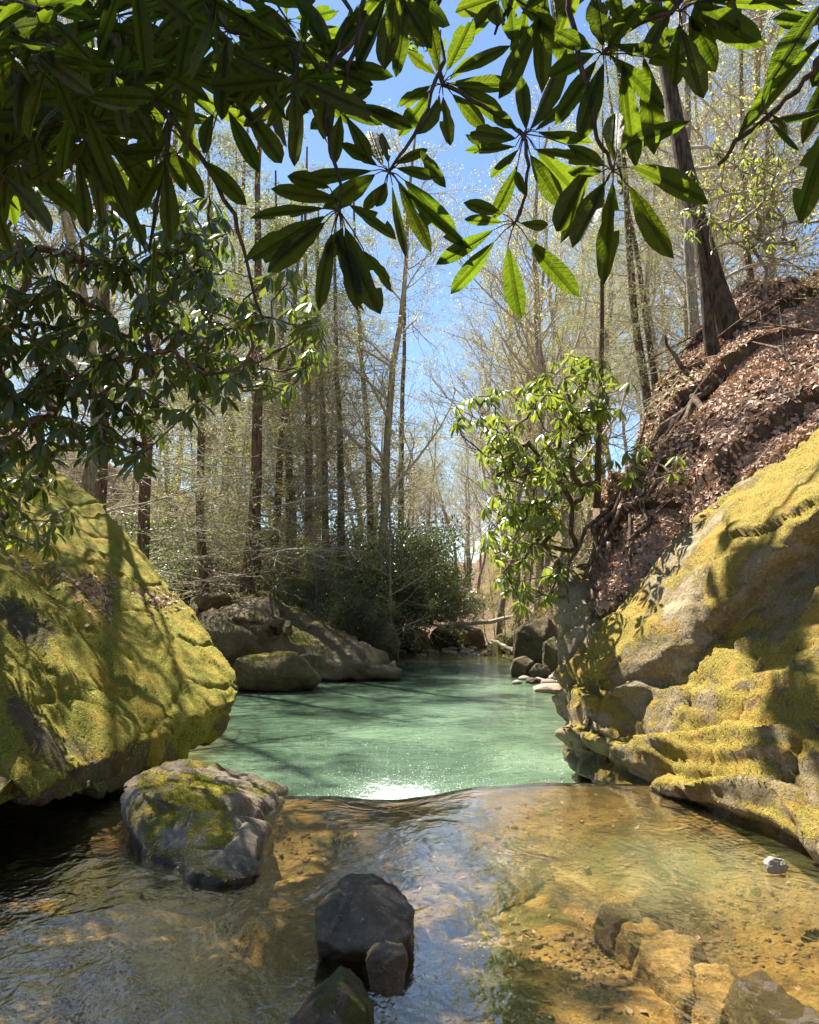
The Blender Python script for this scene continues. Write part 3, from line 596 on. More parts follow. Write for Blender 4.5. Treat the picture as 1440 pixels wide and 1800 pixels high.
def bed_pebbles():
    r = np.random.default_rng(19); Pn, Nn = surf_samples(bed, 5200, 20, lambda W, N, v: visible(W)*(N[:, 2] > .7)*(W[:, 1] > 2)*(W[:, 1] < 6.8)*(.03+sstep(-.1, .6, fbm(W, 1.3, 3, 23)))); t = (1+5**.5)/2
    bm = bmesh.new(); bmesh.ops.create_icosphere(bm, subdivisions=1, radius=1); I = np.array([v.co[:] for v in bm.verts]); bm.faces.ensure_lookup_table(); Fi = np.array([[v.index for v in f.verts] for f in bm.faces]); bm.free()
    s_ = (.006+.022*r.random(len(Pn))**3)[:, None, None]; sc = r.uniform(.6, 1.5, (len(Pn), 1, 3))*[1, 1, .6]; an = r.uniform(0, 6.28, len(Pn)); c_, d_ = np.cos(an), np.sin(an)
    V = I[None]*(1+r.uniform(-.15, .15, (len(Pn), len(I), 1)))*sc; V = np.stack([V[..., 0]*c_[:, None]-V[..., 1]*d_[:, None], V[..., 0]*d_[:, None]+V[..., 1]*c_[:, None], V[..., 2]], -1)*s_+Pn[:, None]
    F_ = (Fi[None]+(np.arange(len(Pn))*len(I))[:, None, None]).reshape(-1, 3); return mesh_np('gravel', V.reshape(-1, 3), F_)
ML_peb = leaf_mat('gravel_grain', (.22, .15, .075), (.1, .07, .04), .3, False, .02, rough=.6)
tag(obj('gravel', bed_pebbles(), ML_peb), 'brown gravel lying on the bed of the clear near stream', 'gravel', kind='stuff')
tag(leaf_cover('leaf_litter', bed, 700, .028, 29, lambda W, N, v: visible(W)*(N[:, 2] > .5)*(W[:, 1] > 2)*(W[:, 1] < 6.9), ML_litter, .25, .006), 'sunken dead leaves on the stream bed', 'leaf litter')
# splash droplets; the wider scatter stands in for sun glitter on the pool
def splash():
    r = np.random.default_rng(9); V = []; Fc = []; k = 0
    for i in range(2600):
        wide = i % 3 == 0; x = r.normal(.1, 1.5) if wide else r.normal(-.05, .5); y = 8.15+abs(r.normal(0, 2.2 if wide else 1.1)); s = r.uniform(.003, .008); z = POOL+.01+abs(r.normal(0, .03))*max(0, 1.6-abs(y-8.2))
        if y < float(lipY(np.array([x]))[0])+.35: continue
        o8 = np.array([[1, 0, 0], [0, 1, 0], [-1, 0, 0], [0, -1, 0], [0, 0, .8], [0, 0, -.8]])*s*r.uniform(.6, 1.4, 3)+[x, y, z]; V.append(o8)
        Fc.append(np.array([[0, 1, 4], [1, 2, 4], [2, 3, 4], [3, 0, 4], [1, 0, 5], [2, 1, 5], [3, 2, 5], [0, 3, 5]])+k); k += 6
    return mesh_np('splash', np.concatenate(V), np.concatenate(Fc))
tag(obj('splash', splash(), M_foam), 'white splash droplets and stand-in sun glitter where the stream drops into the pool', 'splash', kind='stuff')

# ------------------------------------------------------------------ trees
def unit(v): return v/max(np.linalg.norm(v), 1e-9)
def grow(tb, p, d, L, r, lvl, rg, cfg, tips):
    n = cfg['seg'][lvl]; pts = [p]; q = p.copy(); dd = d.copy()
    for k in range(n):
        dd = unit(dd+rg.normal(0, cfg['wander'][lvl], 3)+np.array([0, 0, cfg['trop'][lvl]])); q = q+dd*L/n; pts.append(q)
    rr = [r*(1-.75*k/n) for k in range(n+1)]
    tb.add(pts, rr, 5 if lvl == 0 else 3)
    if lvl+1 < len(cfg['seg']):
        m = cfg['kids'][lvl]
        for j in range(m):
            f = (j+rg.uniform(.2, .9))/m*(1-.15)+.15; f = min(f, .99); a = f*n; i = int(a); pp = pts[i]+(pts[i+1]-pts[i])*(a-i)
            ax = unit(pts[i+1]-pts[i]); side = unit(np.cross(ax, rg.normal(0, 1, 3)*cfg['flat'])); ang = rg.uniform(*cfg['ang'])
            nd = unit(ax*math.cos(ang)+side*math.sin(ang)); grow(tb, pp, nd, L*rg.uniform(.35, .62)*(1.15-.5*f), max(r*.55*(1-.5*f), cfg['rmin']), lvl+1, rg, cfg, tips)
    else:
        tips.append((pts[-1], dd)); tips.append((pts[len(pts)//2], dd))
def leaf_cloud(tips, per, size, rg, spread, nz=0., aspect=.5):
    T = np.array([t[0] for t in tips]); n = int(len(T)*per); k = rg.integers(0, len(T), n); Pn = T[k]+rg.normal(0, spread, (n, 3)); Nn = rg.normal(0, 1, (n, 3)); Nn[:, 2] += nz
    return scatter_leaves(Pn, Nn/np.linalg.norm(Nn, axis=1)[:, None], size, int(rg.integers(1e6)), .3, aspect)
def tree_proto(kind, seed):
    rg = np.random.default_rng(seed); trunk = Tubes(); br = Tubes(); tips = []
    Ht = {'bare': 17, 'hemlock': 20, 'sapling': 8}[kind]*rg.uniform(.9, 1.1); r0 = {'bare': .17, 'hemlock': .19, 'sapling': .055}[kind]
    pts = [np.array([0, 0, -.4])]; d = np.array([0, 0, 1.]); n = 16
    wn_ = .035 if kind == 'hemlock' else .09
    for k in range(n): d = unit(d+rg.normal(0, wn_, 3)+[0, 0, .12]); pts.append(pts[-1]+d*Ht/n)
    rad = [r0*(1.35 if k == 0 else 1)*(1-.85*(k/n)**1.1)+.01 for k in range(n+1)]; trunk.add(pts, rad, 8)
    if kind == 'hemlock':
        cfg = dict(seg=(5, 3, 2), kids=(9, 4), wander=(.07, .1, .1), trop=(-.03, -.01, -.03), flat=np.array([.25, .25, 1]), ang=(.7, 1.1), rmin=.004); nb = 56; f0 = .14
    elif kind == 'bare':
        cfg = dict(seg=(6, 4, 3, 2), kids=(7, 6, 4), wander=(.12, .16, .18, .15), trop=(.06, .05, .04, .02), flat=np.ones(3), ang=(.45, .95), rmin=.0045); nb = 20; f0 = .28
    else:
        cfg = dict(seg=(5, 3, 2), kids=(6, 4), wander=(.12, .15, .15), trop=(.04, .03, .02), flat=np.ones(3), ang=(.5, 1.), rmin=.003); nb = 18; f0 = .2
    for j in range(nb):
        f = f0+(1-f0)*(j+rg.uniform(0, 1))/nb*.97; a = f*n; i = min(int(a), n-1); pp = pts[i]+(pts[i+1]-pts[i])*(a-i); th = rg.uniform(0, 6.283)
        if kind == 'hemlock': el = rg.uniform(-.1, .25); L = (3.6*(1-f)+.8)*rg.uniform(.6, 1.1); r = .03*(1-f)+.01
        elif kind == 'bare': el = rg.uniform(.35, .95); L = (5.2*(1-f)+1.6)*rg.uniform(.7, 1.1); r = .07*(1-f)+.015
        else: el = rg.uniform(.1, .7); L = (2.6*(1-f)+.6)*rg.uniform(.6, 1.1); r = .018*(1-f)+.005
        grow(br, pp, np.array([math.cos(th)*math.cos(el), math.sin(th)*math.cos(el), math.sin(el)]), L, r, 0, rg, cfg, tips)
    if kind == 'hemlock': V, Fc = leaf_cloud(tips, 3.0, .04, rg, .10, 1.5, .42)
    elif kind == 'bare': V, Fc = leaf_cloud(tips, 1.3, .028, rg, .10)
    else: V, Fc = leaf_cloud(tips, 2.5, .035, rg, .08)
    return trunk.mesh('trunk'), br.mesh('branches'), mesh_np('foliage', V, Fc, False)
bark = {'hemlock': (MB_brown, MB_twig, ML_hem), 'bare': (MB_grey, MB_twig, ML_spring), 'sapling': (MB_grey, MB_twig, ML_spring)}
protos = {}
for kind, cnt in (('hemlock', 3), ('bare', 4), ('sapling', 2)):
    protos[kind] = []
    for s in range(cnt):
        ms = tree_proto(kind, 300+s*7+len(kind))
        for me, mt in zip(ms, bark[kind]): me.materials.append(mt)
        protos[kind].append(ms)
tr = np.random.default_rng(17)
def tree(kind, px, Yd, sc, label, group=None, cat='tree', zoff=0, lean=(0, 0), v=None, z=None):
    x = (px-720)/F*Yd; zz = float(H(x, Yd)) if z is None else z
    e = empty({'hemlock': 'hemlock_tree', 'bare': 'bare_tree', 'sapling': 'sapling'}[kind], (x, Yd, zz+zoff), label, cat, group, tr.uniform(0, 6.28))
    ms = protos[kind][(v if v is not None else int(tr.integers(len(protos[kind]))))]
    for nm, me in zip(('trunk', 'branches', 'foliage'), ms): obj(nm, me, None, e)
    e.scale = (sc, sc, sc*tr.uniform(.95, 1.1)); e.rotation_euler[0] = lean[0]; e.rotation_euler[1] = lean[1]
    return e
heroes = [(365, 27.5, .95, 'slender brown hemlock standing just right of the giant boulder crest'), (428, 26.5, 1.25, 'thickest straight hemlock trunk on the ledge beyond the pool'),
 (447, 28.5, .9, 'thin hemlock trunk close behind the thickest one'), (480, 29, .95, 'dark hemlock right of the thickest trunk on the ledge'), (512, 31, 1.0, 'pale brown hemlock in the middle of the row behind the ledge'),
 (548, 32, 1.0, 'hemlock above the light green shrubs behind the ledge'), (578, 33, .95, 'leaning hemlock above the grey green shrub on the ledge'), (606, 33, 1.0, 'hemlock with a pale sunlit stem left of the dark thicket'),
 (655, 36, 1.0, 'hemlock rising out of the dark thicket'), (700, 42, 1.05, 'distant hemlock right of the dark thicket'), (250, 24, 1.05, 'hemlock half hidden by the left rhododendron'), (170, 21, 1.0, 'grey trunk rising behind the crest of the giant boulder')]
for px, Yd, s, lab in heroes: tree('hemlock', px, Yd, s, lab, 'hemlocks on the left bank of the pool')
for i in range(7):
    px = tr.uniform(120, 640); Yd = tr.uniform(34, 58); tree('hemlock', px, Yd, tr.uniform(.8, 1.2), 'hemlock in the woods behind the first row on the left', 'hemlocks deeper in the left woods')
for i in range(54):
    side = i % 2; px = tr.uniform(-60, 735) if side == 0 else tr.uniform(865, 1500); Yd = tr.uniform(32, 90)
    s_ = tr.uniform(.9, 1.35)
    tree('bare', px, Yd, s_, ('bare spring tree in the far woods on the left' if side == 0 else 'bare spring tree on the far slope at the right'), ('bare trees in the left woods' if side == 0 else 'bare trees on the right slope'))
for px, Yd, s_, v_, lab in ((985, 30, 1.3, 0, 'tall bare tree right of the blue gap, its twigs crossing the sky'), (945, 40, 1.25, 1, 'pale bare tree behind the sunlit rhododendron'), (660, 33, 1.25, 2, 'bare tree with yellowish buds left of the blue gap'), (880, 52, 1.15, 0, 'bare tree below the right side of the sky gap')):
    tree('bare', px, Yd, s_, lab, v=v_)
for i in range(26):
    px = tr.uniform(690, 960); tree('bare', px, tr.uniform(75, 125), tr.uniform(.75, 1.), 'small looking distant tree closing the valley under the blue gap', 'distant trees at the end of the valley')
for i in range(22):
    px = tr.choice([tr.uniform(180, 700), tr.uniform(860, 1040)]); Yd = tr.uniform(26, 48)
    tree('sapling', px, Yd, tr.uniform(.7, 1.2), 'thin leafing sapling in the understorey '+('on the left bank' if px < 760 else 'on the right bank'), 'saplings in the understorey')
# trees standing on the right hillside
for px, py, Yd, s, v, lab in ((1152, 700, 13.5, .42, 0, 'thin dark trunk at the edge of the bank, left of the leaning tree'), (1172, 700, 14, .36, 1, 'thinner of the twin trunks at the edge of the bank'), (1052, 880, 10.9, .24, 1, 'slim sapling trunk rising behind the sunlit rhododendron')):
    p_ = P(px, py, Yd); tree('hemlock', px, Yd, s, lab, 'thin trees at the bank edge', z=p_.z-.9 if px > 1100 else p_.z, v=v, lean=(0, -.07))
for i in range(7):
    px = tr.uniform(1120, 1440); Yd = tr.uniform(17, 28); p_ = P(px, 640-(px-1100)*.3, Yd); tree('hemlock' if i % 3 == 2 else 'bare', px, Yd, tr.uniform(.55, .8), 'tree behind the crest of the right hillside', 'trees behind the right crest', z=p_.z-1.0)
# off to the left of the view: the trees whose trunk shadows stripe the giant boulder
for i, (x, y, s) in enumerate(((-7.0, 11.6, .9), (-8.6, 12.2, .8), (-9.8, 15.5, 1.0), (-12, 17.5, 1.), (-6.0, 14.5, .8))):
    e = tree('hemlock' if i % 2 else 'bare', 720+x/y*F, y, s, 'tree on the far side of the giant boulder, mostly behind the left leaves', 'trees behind the giant boulder', z=1.5)

# leaning tree with roots on the right bank
lt = empty('leaning_tree', P(1290, 640, 11.4), 'old dark trunked tree leaning left over the bank with exposed roots', 'tree')
base = P(1290, 640, 11.4)
def W2(pts): return [np.array(P(*q)-base) for q in pts]
tb = Tubes(); tb.add(W2([(1318, 665, 11.5), (1288, 600, 11.4), (1258, 500, 11.45), (1232, 410, 11.5), (1205, 300, 11.6), (1186, 200, 11.7), (1165, 80, 11.8), (1140, -60, 12), (1120, -200, 12.2), (1090, -420, 12.4)]), [.34, .20, .155, .145, .135, .12, .11, .10, .08, .05], 12)
tb.build('trunk', MB_old, lt)
tb = Tubes(); tb.add(W2([(1262, 660, 11.2), (1248, 590, 11.1), (1240, 510, 11.15), (1228, 430, 11.3), (1215, 360, 11.5)]), [.14, .10, .08, .07, .05], 8); tb.build('second_stem', MB_old, lt)
roots = [([(1285, 620, 11.3), (1330, 660, 10.8), (1355, 640, 10.6), (1420, 600, 10.7), (1500, 590, 10.6)], .10), ([(1300, 640, 11.2), (1345, 690, 10.2), (1310, 760, 9.7), (1240, 860, 9.4), (1200, 920, 9.1)], .07),
 ([(1280, 640, 11.1), (1240, 680, 10.7), (1190, 740, 10.5), (1130, 800, 10.5), (1080, 880, 10.4), (1050, 960, 10.2)], .08), ([(1250, 650, 11.1), (1200, 640, 11.2), (1170, 590, 11.2)], .06),
 ([(1340, 660, 10.7), (1400, 690, 9.6), (1380, 770, 9.0), (1320, 850, 8.9), (1290, 900, 8.6)], .06), ([(1260, 660, 11), (1225, 700, 10.5), (1170, 790, 10.0), (1150, 860, 9.8), (1105, 950, 9.6)], .05),
 ([(1300, 620, 11.4), (1350, 600, 11.0), (1440, 570, 10.9), (1520, 560, 11)], .05)]
roots += [([(1190, 740, 10.5), (1100, 860, 10.25), (1062, 960, 9.8), (1078, 1062, 9.35)], .05), ([(1150, 850, 9.9), (1118, 950, 9.5), (1100, 1050, 9.1)], .04), ([(1120, 830, 10.3), (1045, 930, 10.1), (1030, 1020, 9.7), (1042, 1085, 9.2)], .045),
 ([(1080, 880, 10.4), (1010, 960, 10.1), (1000, 1060, 9.6)], .035), ([(1225, 700, 10.6), (1270, 760, 9.7), (1215, 850, 9.4), (1130, 930, 9.6)], .05), ([(1420, 600, 10.7), (1440, 660, 9.9), (1390, 730, 9.3), (1330, 800, 9.1)], .05), ([(1130, 800, 10.5), (1100, 900, 10.0), (1120, 1000, 9.4), (1090, 1070, 9.1)], .03), ([(1060, 900, 10.6), (1040, 990, 10.0), (1060, 1075, 9.3)], .03)]
for pts, r in roots:
    tb = Tubes(); wp = W2(pts); fine = []
    for a, b in zip(wp[:-1], wp[1:]):
        for t in (0, .33, .66): fine.append(a*(1-t)+b*t+tr.normal(0, .04, 3))
    fine.append(wp[-1]); tb.add(fine, np.linspace(r, r*.3, len(fine)), 7); tb.build('root', MB_brown, lt)
rg = np.random.default_rng(71); cfg = dict(seg=(6, 4, 3, 2), kids=(6, 5, 3), wander=(.14, .18, .18, .15), trop=(-.0, .0, .0, .0), flat=np.ones(3), ang=(.5, 1.), rmin=.003)
br = Tubes(); tips = []
for (px, py, Yd), L in (((1240, 420, 11.4), 1.8), ((1215, 330, 11.6), 2.2), ((1200, 260, 11.6), 2.6), ((1190, 200, 11.7), 2.4), ((1175, 120, 11.8), 2.8), ((1150, 0, 12), 3), ((1205, 300, 11.6), 2.4), ((1232, 400, 11.5), 2.), ((1260, 500, 11.4), 1.6), ((1165, 60, 11.8), 3.), ((1220, 360, 11.5), 2.6)):
    th = rg.uniform(-.9, .9)+(0 if rg.random() < .7 else math.pi); grow(br, np.array(P(px, py, Yd)-base), unit(np.array([math.cos(th), math.sin(th)*.7, rg.uniform(-.1, .5)])), L, .028, 0, rg, cfg, tips)
br.build('branches', MB_twig, lt)
shade_limb = Tubes(); lt_top = np.array(P(1090, -420, 12.4)); lv = []  # added limb out of view; its leaf clumps shade the right boulder
ends = []
for tx, ty_, tY, h_ in ((1285, 935, 7.1, 8.2), (1330, 1065, 6.9, 8.4), (1390, 1230, 6.0, 8.8)):
    g_ = np.array(P(tx, ty_, tY))+np.array(SUNV)*h_/SUNV.z; ends.append(g_)
prev = lt_top
for g_ in ends:
    shade_limb.add([prev-np.array(base), (prev+g_)/2-np.array(base)+rg.normal(0, .1, 3), g_-np.array(base)], [.05, .04, .03], 6); prev = g_
    for k in range(26):
        q_ = g_-np.array(base)+rg.normal(0, .16, 3); V_, F_ = scatter_leaves(q_[None]+rg.normal(0, .05, (7, 3)), rg.normal(0, 1, (7, 3))+[0, 0, 1.5], .11, int(rg.integers(1e6)), .3, .35); lv.append((V_, F_))
shade_limb.build('shade_limb', MB_brown, lt); n0 = 0; Fs_ = []
for V_, F_ in lv: Fs_.append(F_+n0); n0 += len(V_)
obj('shade_limb_leaves', mesh_np('shade_limb_leaves', np.concatenate([a_ for a_, _ in lv]), np.concatenate(Fs_)), ML_mid, lt)
V, Fc = leaf_cloud(tips, 2.4, .03, rg, .1); obj('foliage', mesh_np('foliage', V, Fc, False), ML_spring, lt)

# ------------------------------------------------------------------ rhododendrons
def leaf_mesh(nl=7, curl=.1, droop=.12, fold=.12, seed=0, ragged=0, half=.13, name='leaf'):
    r = np.random.default_rng(seed); V = []; Fc = []
    for i in range(nl+1):
        t = i/nl; wd = half*math.sin(math.pi*min(1, (t*.93+.03))**1.25)**.8 if 0 < t < 1 else .004
        wd = max(wd*(1+(r.uniform(-ragged, ragged) if 0 < i < nl else 0)), .004)
        z = -droop*t*t+.02*math.sin(t*5+seed)
        for s in (-1, -.5, 0, .5, 1):
            V.append((s*wd+.02*math.sin(t*3+seed*1.7)*t, t, z+abs(s)*wd*fold*2-curl*(s*s)*wd))
    for i in range(nl):
        for j in range(4): a = i*5+j; Fc.append((a, a+1, a+6, a+5))
    me = mesh_np(name, V, Fc); return me
near_leaves = []
for k in range(8):
    me = leaf_mesh(8, [.1, -.25, .35, .15, -.1, .5, .2, 0][k], [.05, .18, .1, -.08, .22, .1, .14, .02][k], [.1, .22, .05, .3, .12, .02, .18, .1][k], k, .05, .135); me.materials.append(ML_near); near_leaves.append(me)
for k in range(3):     # torn and nibbled blades
    me = leaf_mesh(10, [.2, -.1, .3][k], [.1, .2, .05][k], .15, 40+k, .12, .135); bmx = bmesh.new(); bmx.from_mesh(me); bmx.faces.ensure_lookup_table()
    bmesh.ops.delete(bmx, geom=[bmx.faces[i] for i in ([12, 16], [23, 27], [39, 38, 35])[k]], context='FACES'); bmx.to_mesh(me); bmx.free(); me.materials.append(ML_near); near_leaves.append(me)
def leaf_matrix(base, tip, width, normal, half=.135):
    y = (tip-base); L = y.length; y = y.normalized(); z = (normal-y*normal.dot(y)).normalized(); x = y.cross(z)
    m = Matrix((x, y, z)).transposed().to_4x4(); m.translation = base
    return m @ Matrix.Diagonal((width/(2*half), L, L*.9, 1))
# near boughs: (hub px,py,dist) and leaves (base x,y, tip x,y, width) as they hang in front of the sky
near = {
 'A': dict(lab='rhododendron bough in the centre with a starlike whorl and a hanging cluster below it', stem=[[(650, -60, 1.5), (630, 60, 1.5), (575, 130, 1.48), (580, 260, 1.45), (598, 330, 1.42), (597, 372, 1.4)], [(640, 40, 1.5), (610, 120, 1.5), (600, 183, 1.5)], [(790, -60, 1.6), (765, 20, 1.6), (778, 110, 1.55), (752, 190, 1.52), (712, 262, 1.5), (684, 302, 1.5)]],
  hubs=[(600, 183, 1.5, [(606, 180, 655, 155, 24), (612, 184, 705, 196, 26), (640, 190, 724, 226, 32), (598, 200, 590, 300, 32), (608, 205, 656, 290, 32), (598, 178, 612, 130, 14), (594, 178, 572, 138, 14), (590, 190, 545, 225, 30), (585, 175, 520, 190, 30)]),
        (684, 302, 1.5, [(697, 295, 765, 312, 24), (738, 262, 781, 328, 27), (683, 285, 670, 240, 26), (672, 290, 648, 222, 32), (660, 306, 575, 362, 46), (655, 300, 520, 318, 30), (664, 292, 600, 248, 26), (700, 318, 757, 436, 34), (710, 316, 804, 410, 42), (706, 330, 816, 440, 30), (690, 325, 712, 456, 20), (676, 322, 640, 372, 26), (693, 288, 745, 262, 22), (680, 320, 660, 365, 30)]),
        (596, 370, 1.4, [(570, 366, 447, 374, 28), (572, 380, 430, 466, 50), (572, 390, 470, 477, 44), (583, 408, 556, 543, 34), (588, 408, 641, 548, 34), (607, 400, 664, 562, 58), (600, 408, 634, 552, 34), (640, 440, 696, 511, 36), (614, 360, 700, 412, 36), (600, 352, 482, 338, 36), (580, 330, 505, 305, 34), (603, 400, 575, 455, 36)])]),
 'B': dict(lab='rhododendron bough right of centre whose last whorl hangs lowest against blue sky', stem=[[(760, 90, 1.6), (778, 145, 1.58), (830, 175, 1.55), (885, 205, 1.5), (920, 235, 1.48), (928, 290, 1.46), (925, 340, 1.46), (905, 392, 1.46)]],
  hubs=[(777, 148, 1.57, [(790, 146, 905, 150, 34), (805, 152, 900, 214, 44), (795, 165, 858, 226, 34), (772, 165, 738, 252, 40), (779, 168, 790, 264, 28), (757, 150, 697, 190, 26), (760, 156, 700, 238, 36), (772, 130, 750, 5, 38), (800, 128, 886, 84, 28), (785, 125, 830, 30, 40), (765, 130, 720, 90, 26), (790, 140, 835, 100, 26)]),
        (922, 235, 1.48, [(925, 228, 918, 134, 32), (930, 226, 1000, 112, 46), (940, 228, 1040, 150, 34), (945, 232, 1045, 258, 30), (996, 254, 1062, 292, 30), (945, 265, 1014, 338, 46), (932, 272, 990, 362, 42), (940, 262, 1058, 288, 28), (906, 243, 817, 232, 42), (906, 258, 822, 268, 24), (906, 225, 868, 200, 30), (912, 262, 864, 317, 28), (910, 290, 866, 388, 33)]),
        (905, 392, 1.46, [(893, 432, 912, 561, 43), (928, 420, 1018, 523, 42), (870, 424, 793, 517, 37), (868, 404, 767, 463, 34), (884, 376, 813, 355, 28), (884, 390, 818, 386, 22), (915, 392, 970, 398, 22), (925, 345, 905, 300, 20)])]),
 'C': dict(lab='rhododendron bough of broad dark leaves, its largest leaves pointing right over the leaning trunk', stem=[[(1010, -60, 1.3), (1000, 20, 1.3), (1030, 140, 1.3), (1040, 200, 1.3), (1058, 260, 1.3), (1078, 300, 1.3)], [(1240, -40, 1.3), (1180, 20, 1.3), (1100, 55, 1.3), (1060, 95, 1.3)]],
  hubs=[(1078, 300, 1.3, [(1108, 294, 1250, 345, 52), (1103, 325, 1192, 452, 54), (1078, 320, 1060, 492, 44), (1068, 318, 986, 426, 46), (1062, 325, 1012, 447, 46), (1045, 285, 966, 420, 52), (1082, 288, 1078, 180, 46), (1086, 262, 1188, 222, 36), (1085, 285, 1105, 340, 30), (1060, 300, 1000, 300, 30)]),
        (1060, 95, 1.3, [(1062, 110, 1022, 240, 48), (1095, 110, 1110, 295, 46), (1132, 100, 1152, 272, 52), (1080, 78, 1200, 112, 36), (1040, 85, 980, 55, 40), (1045, 95, 965, 130, 42), (1060, 80, 1045, -10, 44), (1068, 82, 1120, 5, 40), (1050, 105, 985, 215, 44), (1075, 100, 1170, 190, 42), (1110, 90, 1190, 60, 34)]),
        (1195, 20, 1.3, [(1200, 50, 1236, 182, 46), (1212, 28, 1266, 125, 52), (1220, 5, 1337, 86, 62), (1240, 0, 1424, 12, 32), (1180, 25, 1130, 100, 44), (1190, 10, 1150, -70, 44), (1205, 5, 1290, -60, 44), (1175, 20, 1085, 25, 40), (1195, 40, 1190, 150, 44)])]),
 'D': dict(lab='rhododendron sprig in the upper right corner with thin curled leaves', stem=[[(1500, 30, 1.1), (1440, 110, 1.1), (1400, 160, 1.1), (1350, 205, 1.1), (1290, 250, 1.12), (1262, 290, 1.15)]],
  hubs=[(1350, 205, 1.1, [(1345, 212, 1291, 281, 12), (1352, 212, 1410, 265, 14), (1345, 195, 1300, 216, 20), (1356, 200, 1398, 240, 16), (1340, 200, 1380, 75, 30)]),
        (1440, 50, 1.1, [(1440, 10, 1356, 135, 50), (1450, 60, 1305, 215, 38), (1465, 190, 1352, 207, 26), (1470, 200, 1400, 386, 64), (1470, 110, 1410, 238, 38), (1450, 40, 1360, 30, 40), (1480, 60, 1420, 160, 40)])]),
 'E': dict(lab='rhododendron bough at the top centre, its long leaves backlit against the sky', stem=[[(560, -80, 1.5), (620, 20, 1.5), (578, 118, 1.5)], [(930, -60, 1.6), (890, 20, 1.6), (870, 60, 1.6)]],
  hubs=[(575, 118, 1.5, [(590, 112, 686, 130, 36), (590, 100, 545, 15, 40), (580, 100, 640, 20, 44), (560, 120, 490, 165, 36), (565, 128, 505, 215, 42), (578, 135, 568, 235, 40), (560, 110, 480, 70, 42), (570, 100, 530, -10, 44), (590, 125, 650, 150, 34)]),
        (690, -20, 1.55, [(690, 0, 681, 138, 50), (715, 5, 692, 142, 34), (735, -10, 735, 60, 40), (670, -10, 610, 60, 44), (700, -10, 760, 90, 36), (680, -10, 640, 120, 46), (725, -10, 800, 40, 40)]),
        (890, -10, 1.6, [(958, 20, 868, 180, 46), (955, -20, 948, 178, 44), (880, 0, 832, 60, 40), (895, 5, 900, 75, 40), (905, 0, 985, 60, 42), (880, -10, 800, 20, 44), (940, 0, 1010, 120, 44), (870, 0, 875, 50, 40), (925, 10, 905, 120, 40)])]),
 'F': dict(lab='rhododendron bough left of centre with a pair of long bright leaves and bare stems below', stem=[[(330, -60, 1.6), (320, 100, 1.6), (300, 220, 1.6), (280, 330, 1.6), (262, 440, 1.6)], [(200, 60, 1.55), (250, 150, 1.55), (310, 220, 1.55), (370, 300, 1.55), (410, 380, 1.55), (435, 460, 1.55), (462, 560, 1.55)]],
  hubs=[(385, 190, 1.5, [(392, 150, 476, 232, 36), (402, 195, 454, 304, 36), (430, 192, 508, 299, 42), (375, 160, 400, 60, 40), (370, 180, 300, 130, 40), (400, 170, 480, 130, 38), (360, 282, 438, 356, 42), (375, 200, 350, 270, 36)]),
        (300, 270, 1.55, [(292, 290, 300, 430, 40), (200, 305, 261, 442, 34), (290, 280, 235, 370, 40), (310, 270, 360, 350, 36), (285, 265, 215, 270, 36), (270, 410, 268, 545, 16)]),
        (20, 290, 1.5, [(2, 305, 122, 422, 36), (-10, 350, 18, 452, 32), (140, 290, 155, 418, 34), (30, 285, 60, 390, 34), (60, 240, 75, 340, 36), (150, 250, 190, 350, 36)])]),
}
fr = random.Random(3)
def add_leaf(parent, inv, b, t, wpx, wtilt=.5, mesh=None, dd=None):
    Yb = b[2]; 
    if dd is None: dd = fr.uniform(-.05, .07)
    pb = P(*b); pt = P(t[0], t[1], Yb+dd); wd = wpx/F*Yb*.9
    view = (Vector(CAM)-(pb+pt)/2).normalized(); nrm = (view*-1 if fr.random() < .8 else view)+Vector((fr.uniform(-wtilt, wtilt), fr.uniform(-wtilt, wtilt), fr.uniform(-wtilt, wtilt)+.25))
    o = bpy.data.objects.new('leaf', mesh or fr.choice(near_leaves)); COL.objects.link(o); o.parent = parent
    o.matrix_local = inv @ leaf_matrix(pb, pt, wd, nrm)
    return pb
def bough(key, spec):
    b0 = P(*spec['stem'][0][0]); e = empty('rhododendron_bough', b0, spec['lab'], 'bough', 'overhanging rhododendron boughs'); inv = Matrix.Translation(-b0)
    for st in spec['stem']:
        tb = Tubes(); pts = [np.array(P(*q)-b0) for q in st]; fine = []
        for a, b in zip(pts[:-1], pts[1:]):
            for t in (0, .33, .66): fine.append(a*(1-t)+b*t+np.array([fr.uniform(-.004, .004) for _ in range(3)]))
        fine.append(pts[-1]); tb.add(fine, np.linspace(.0085 if key == 'F' else .0058, .0028, len(fine)), 6); tb.build('stem', MB_dark, e)
    for (hx, hy, hd, lv) in spec['hubs']:
        tb = Tubes(); hub = np.array(P(hx, hy, hd)-b0)
        for (bx, by, tx, ty, wp) in lv:
            db = hd+fr.uniform(-.02, .02); pb = add_leaf(e, inv, (bx, by, db), (tx, ty), wp)
            q = np.array(pb-b0); 
            if np.linalg.norm(q-hub) < .2: tb.add([hub, (hub+q)/2+[0, 0, .004], q], [.0016, .0013, .0011], 4)
        if tb.V: tb.build('petioles', MB_dark, e)
    return e
for k, s_ in near.items(): bough(k, s_)
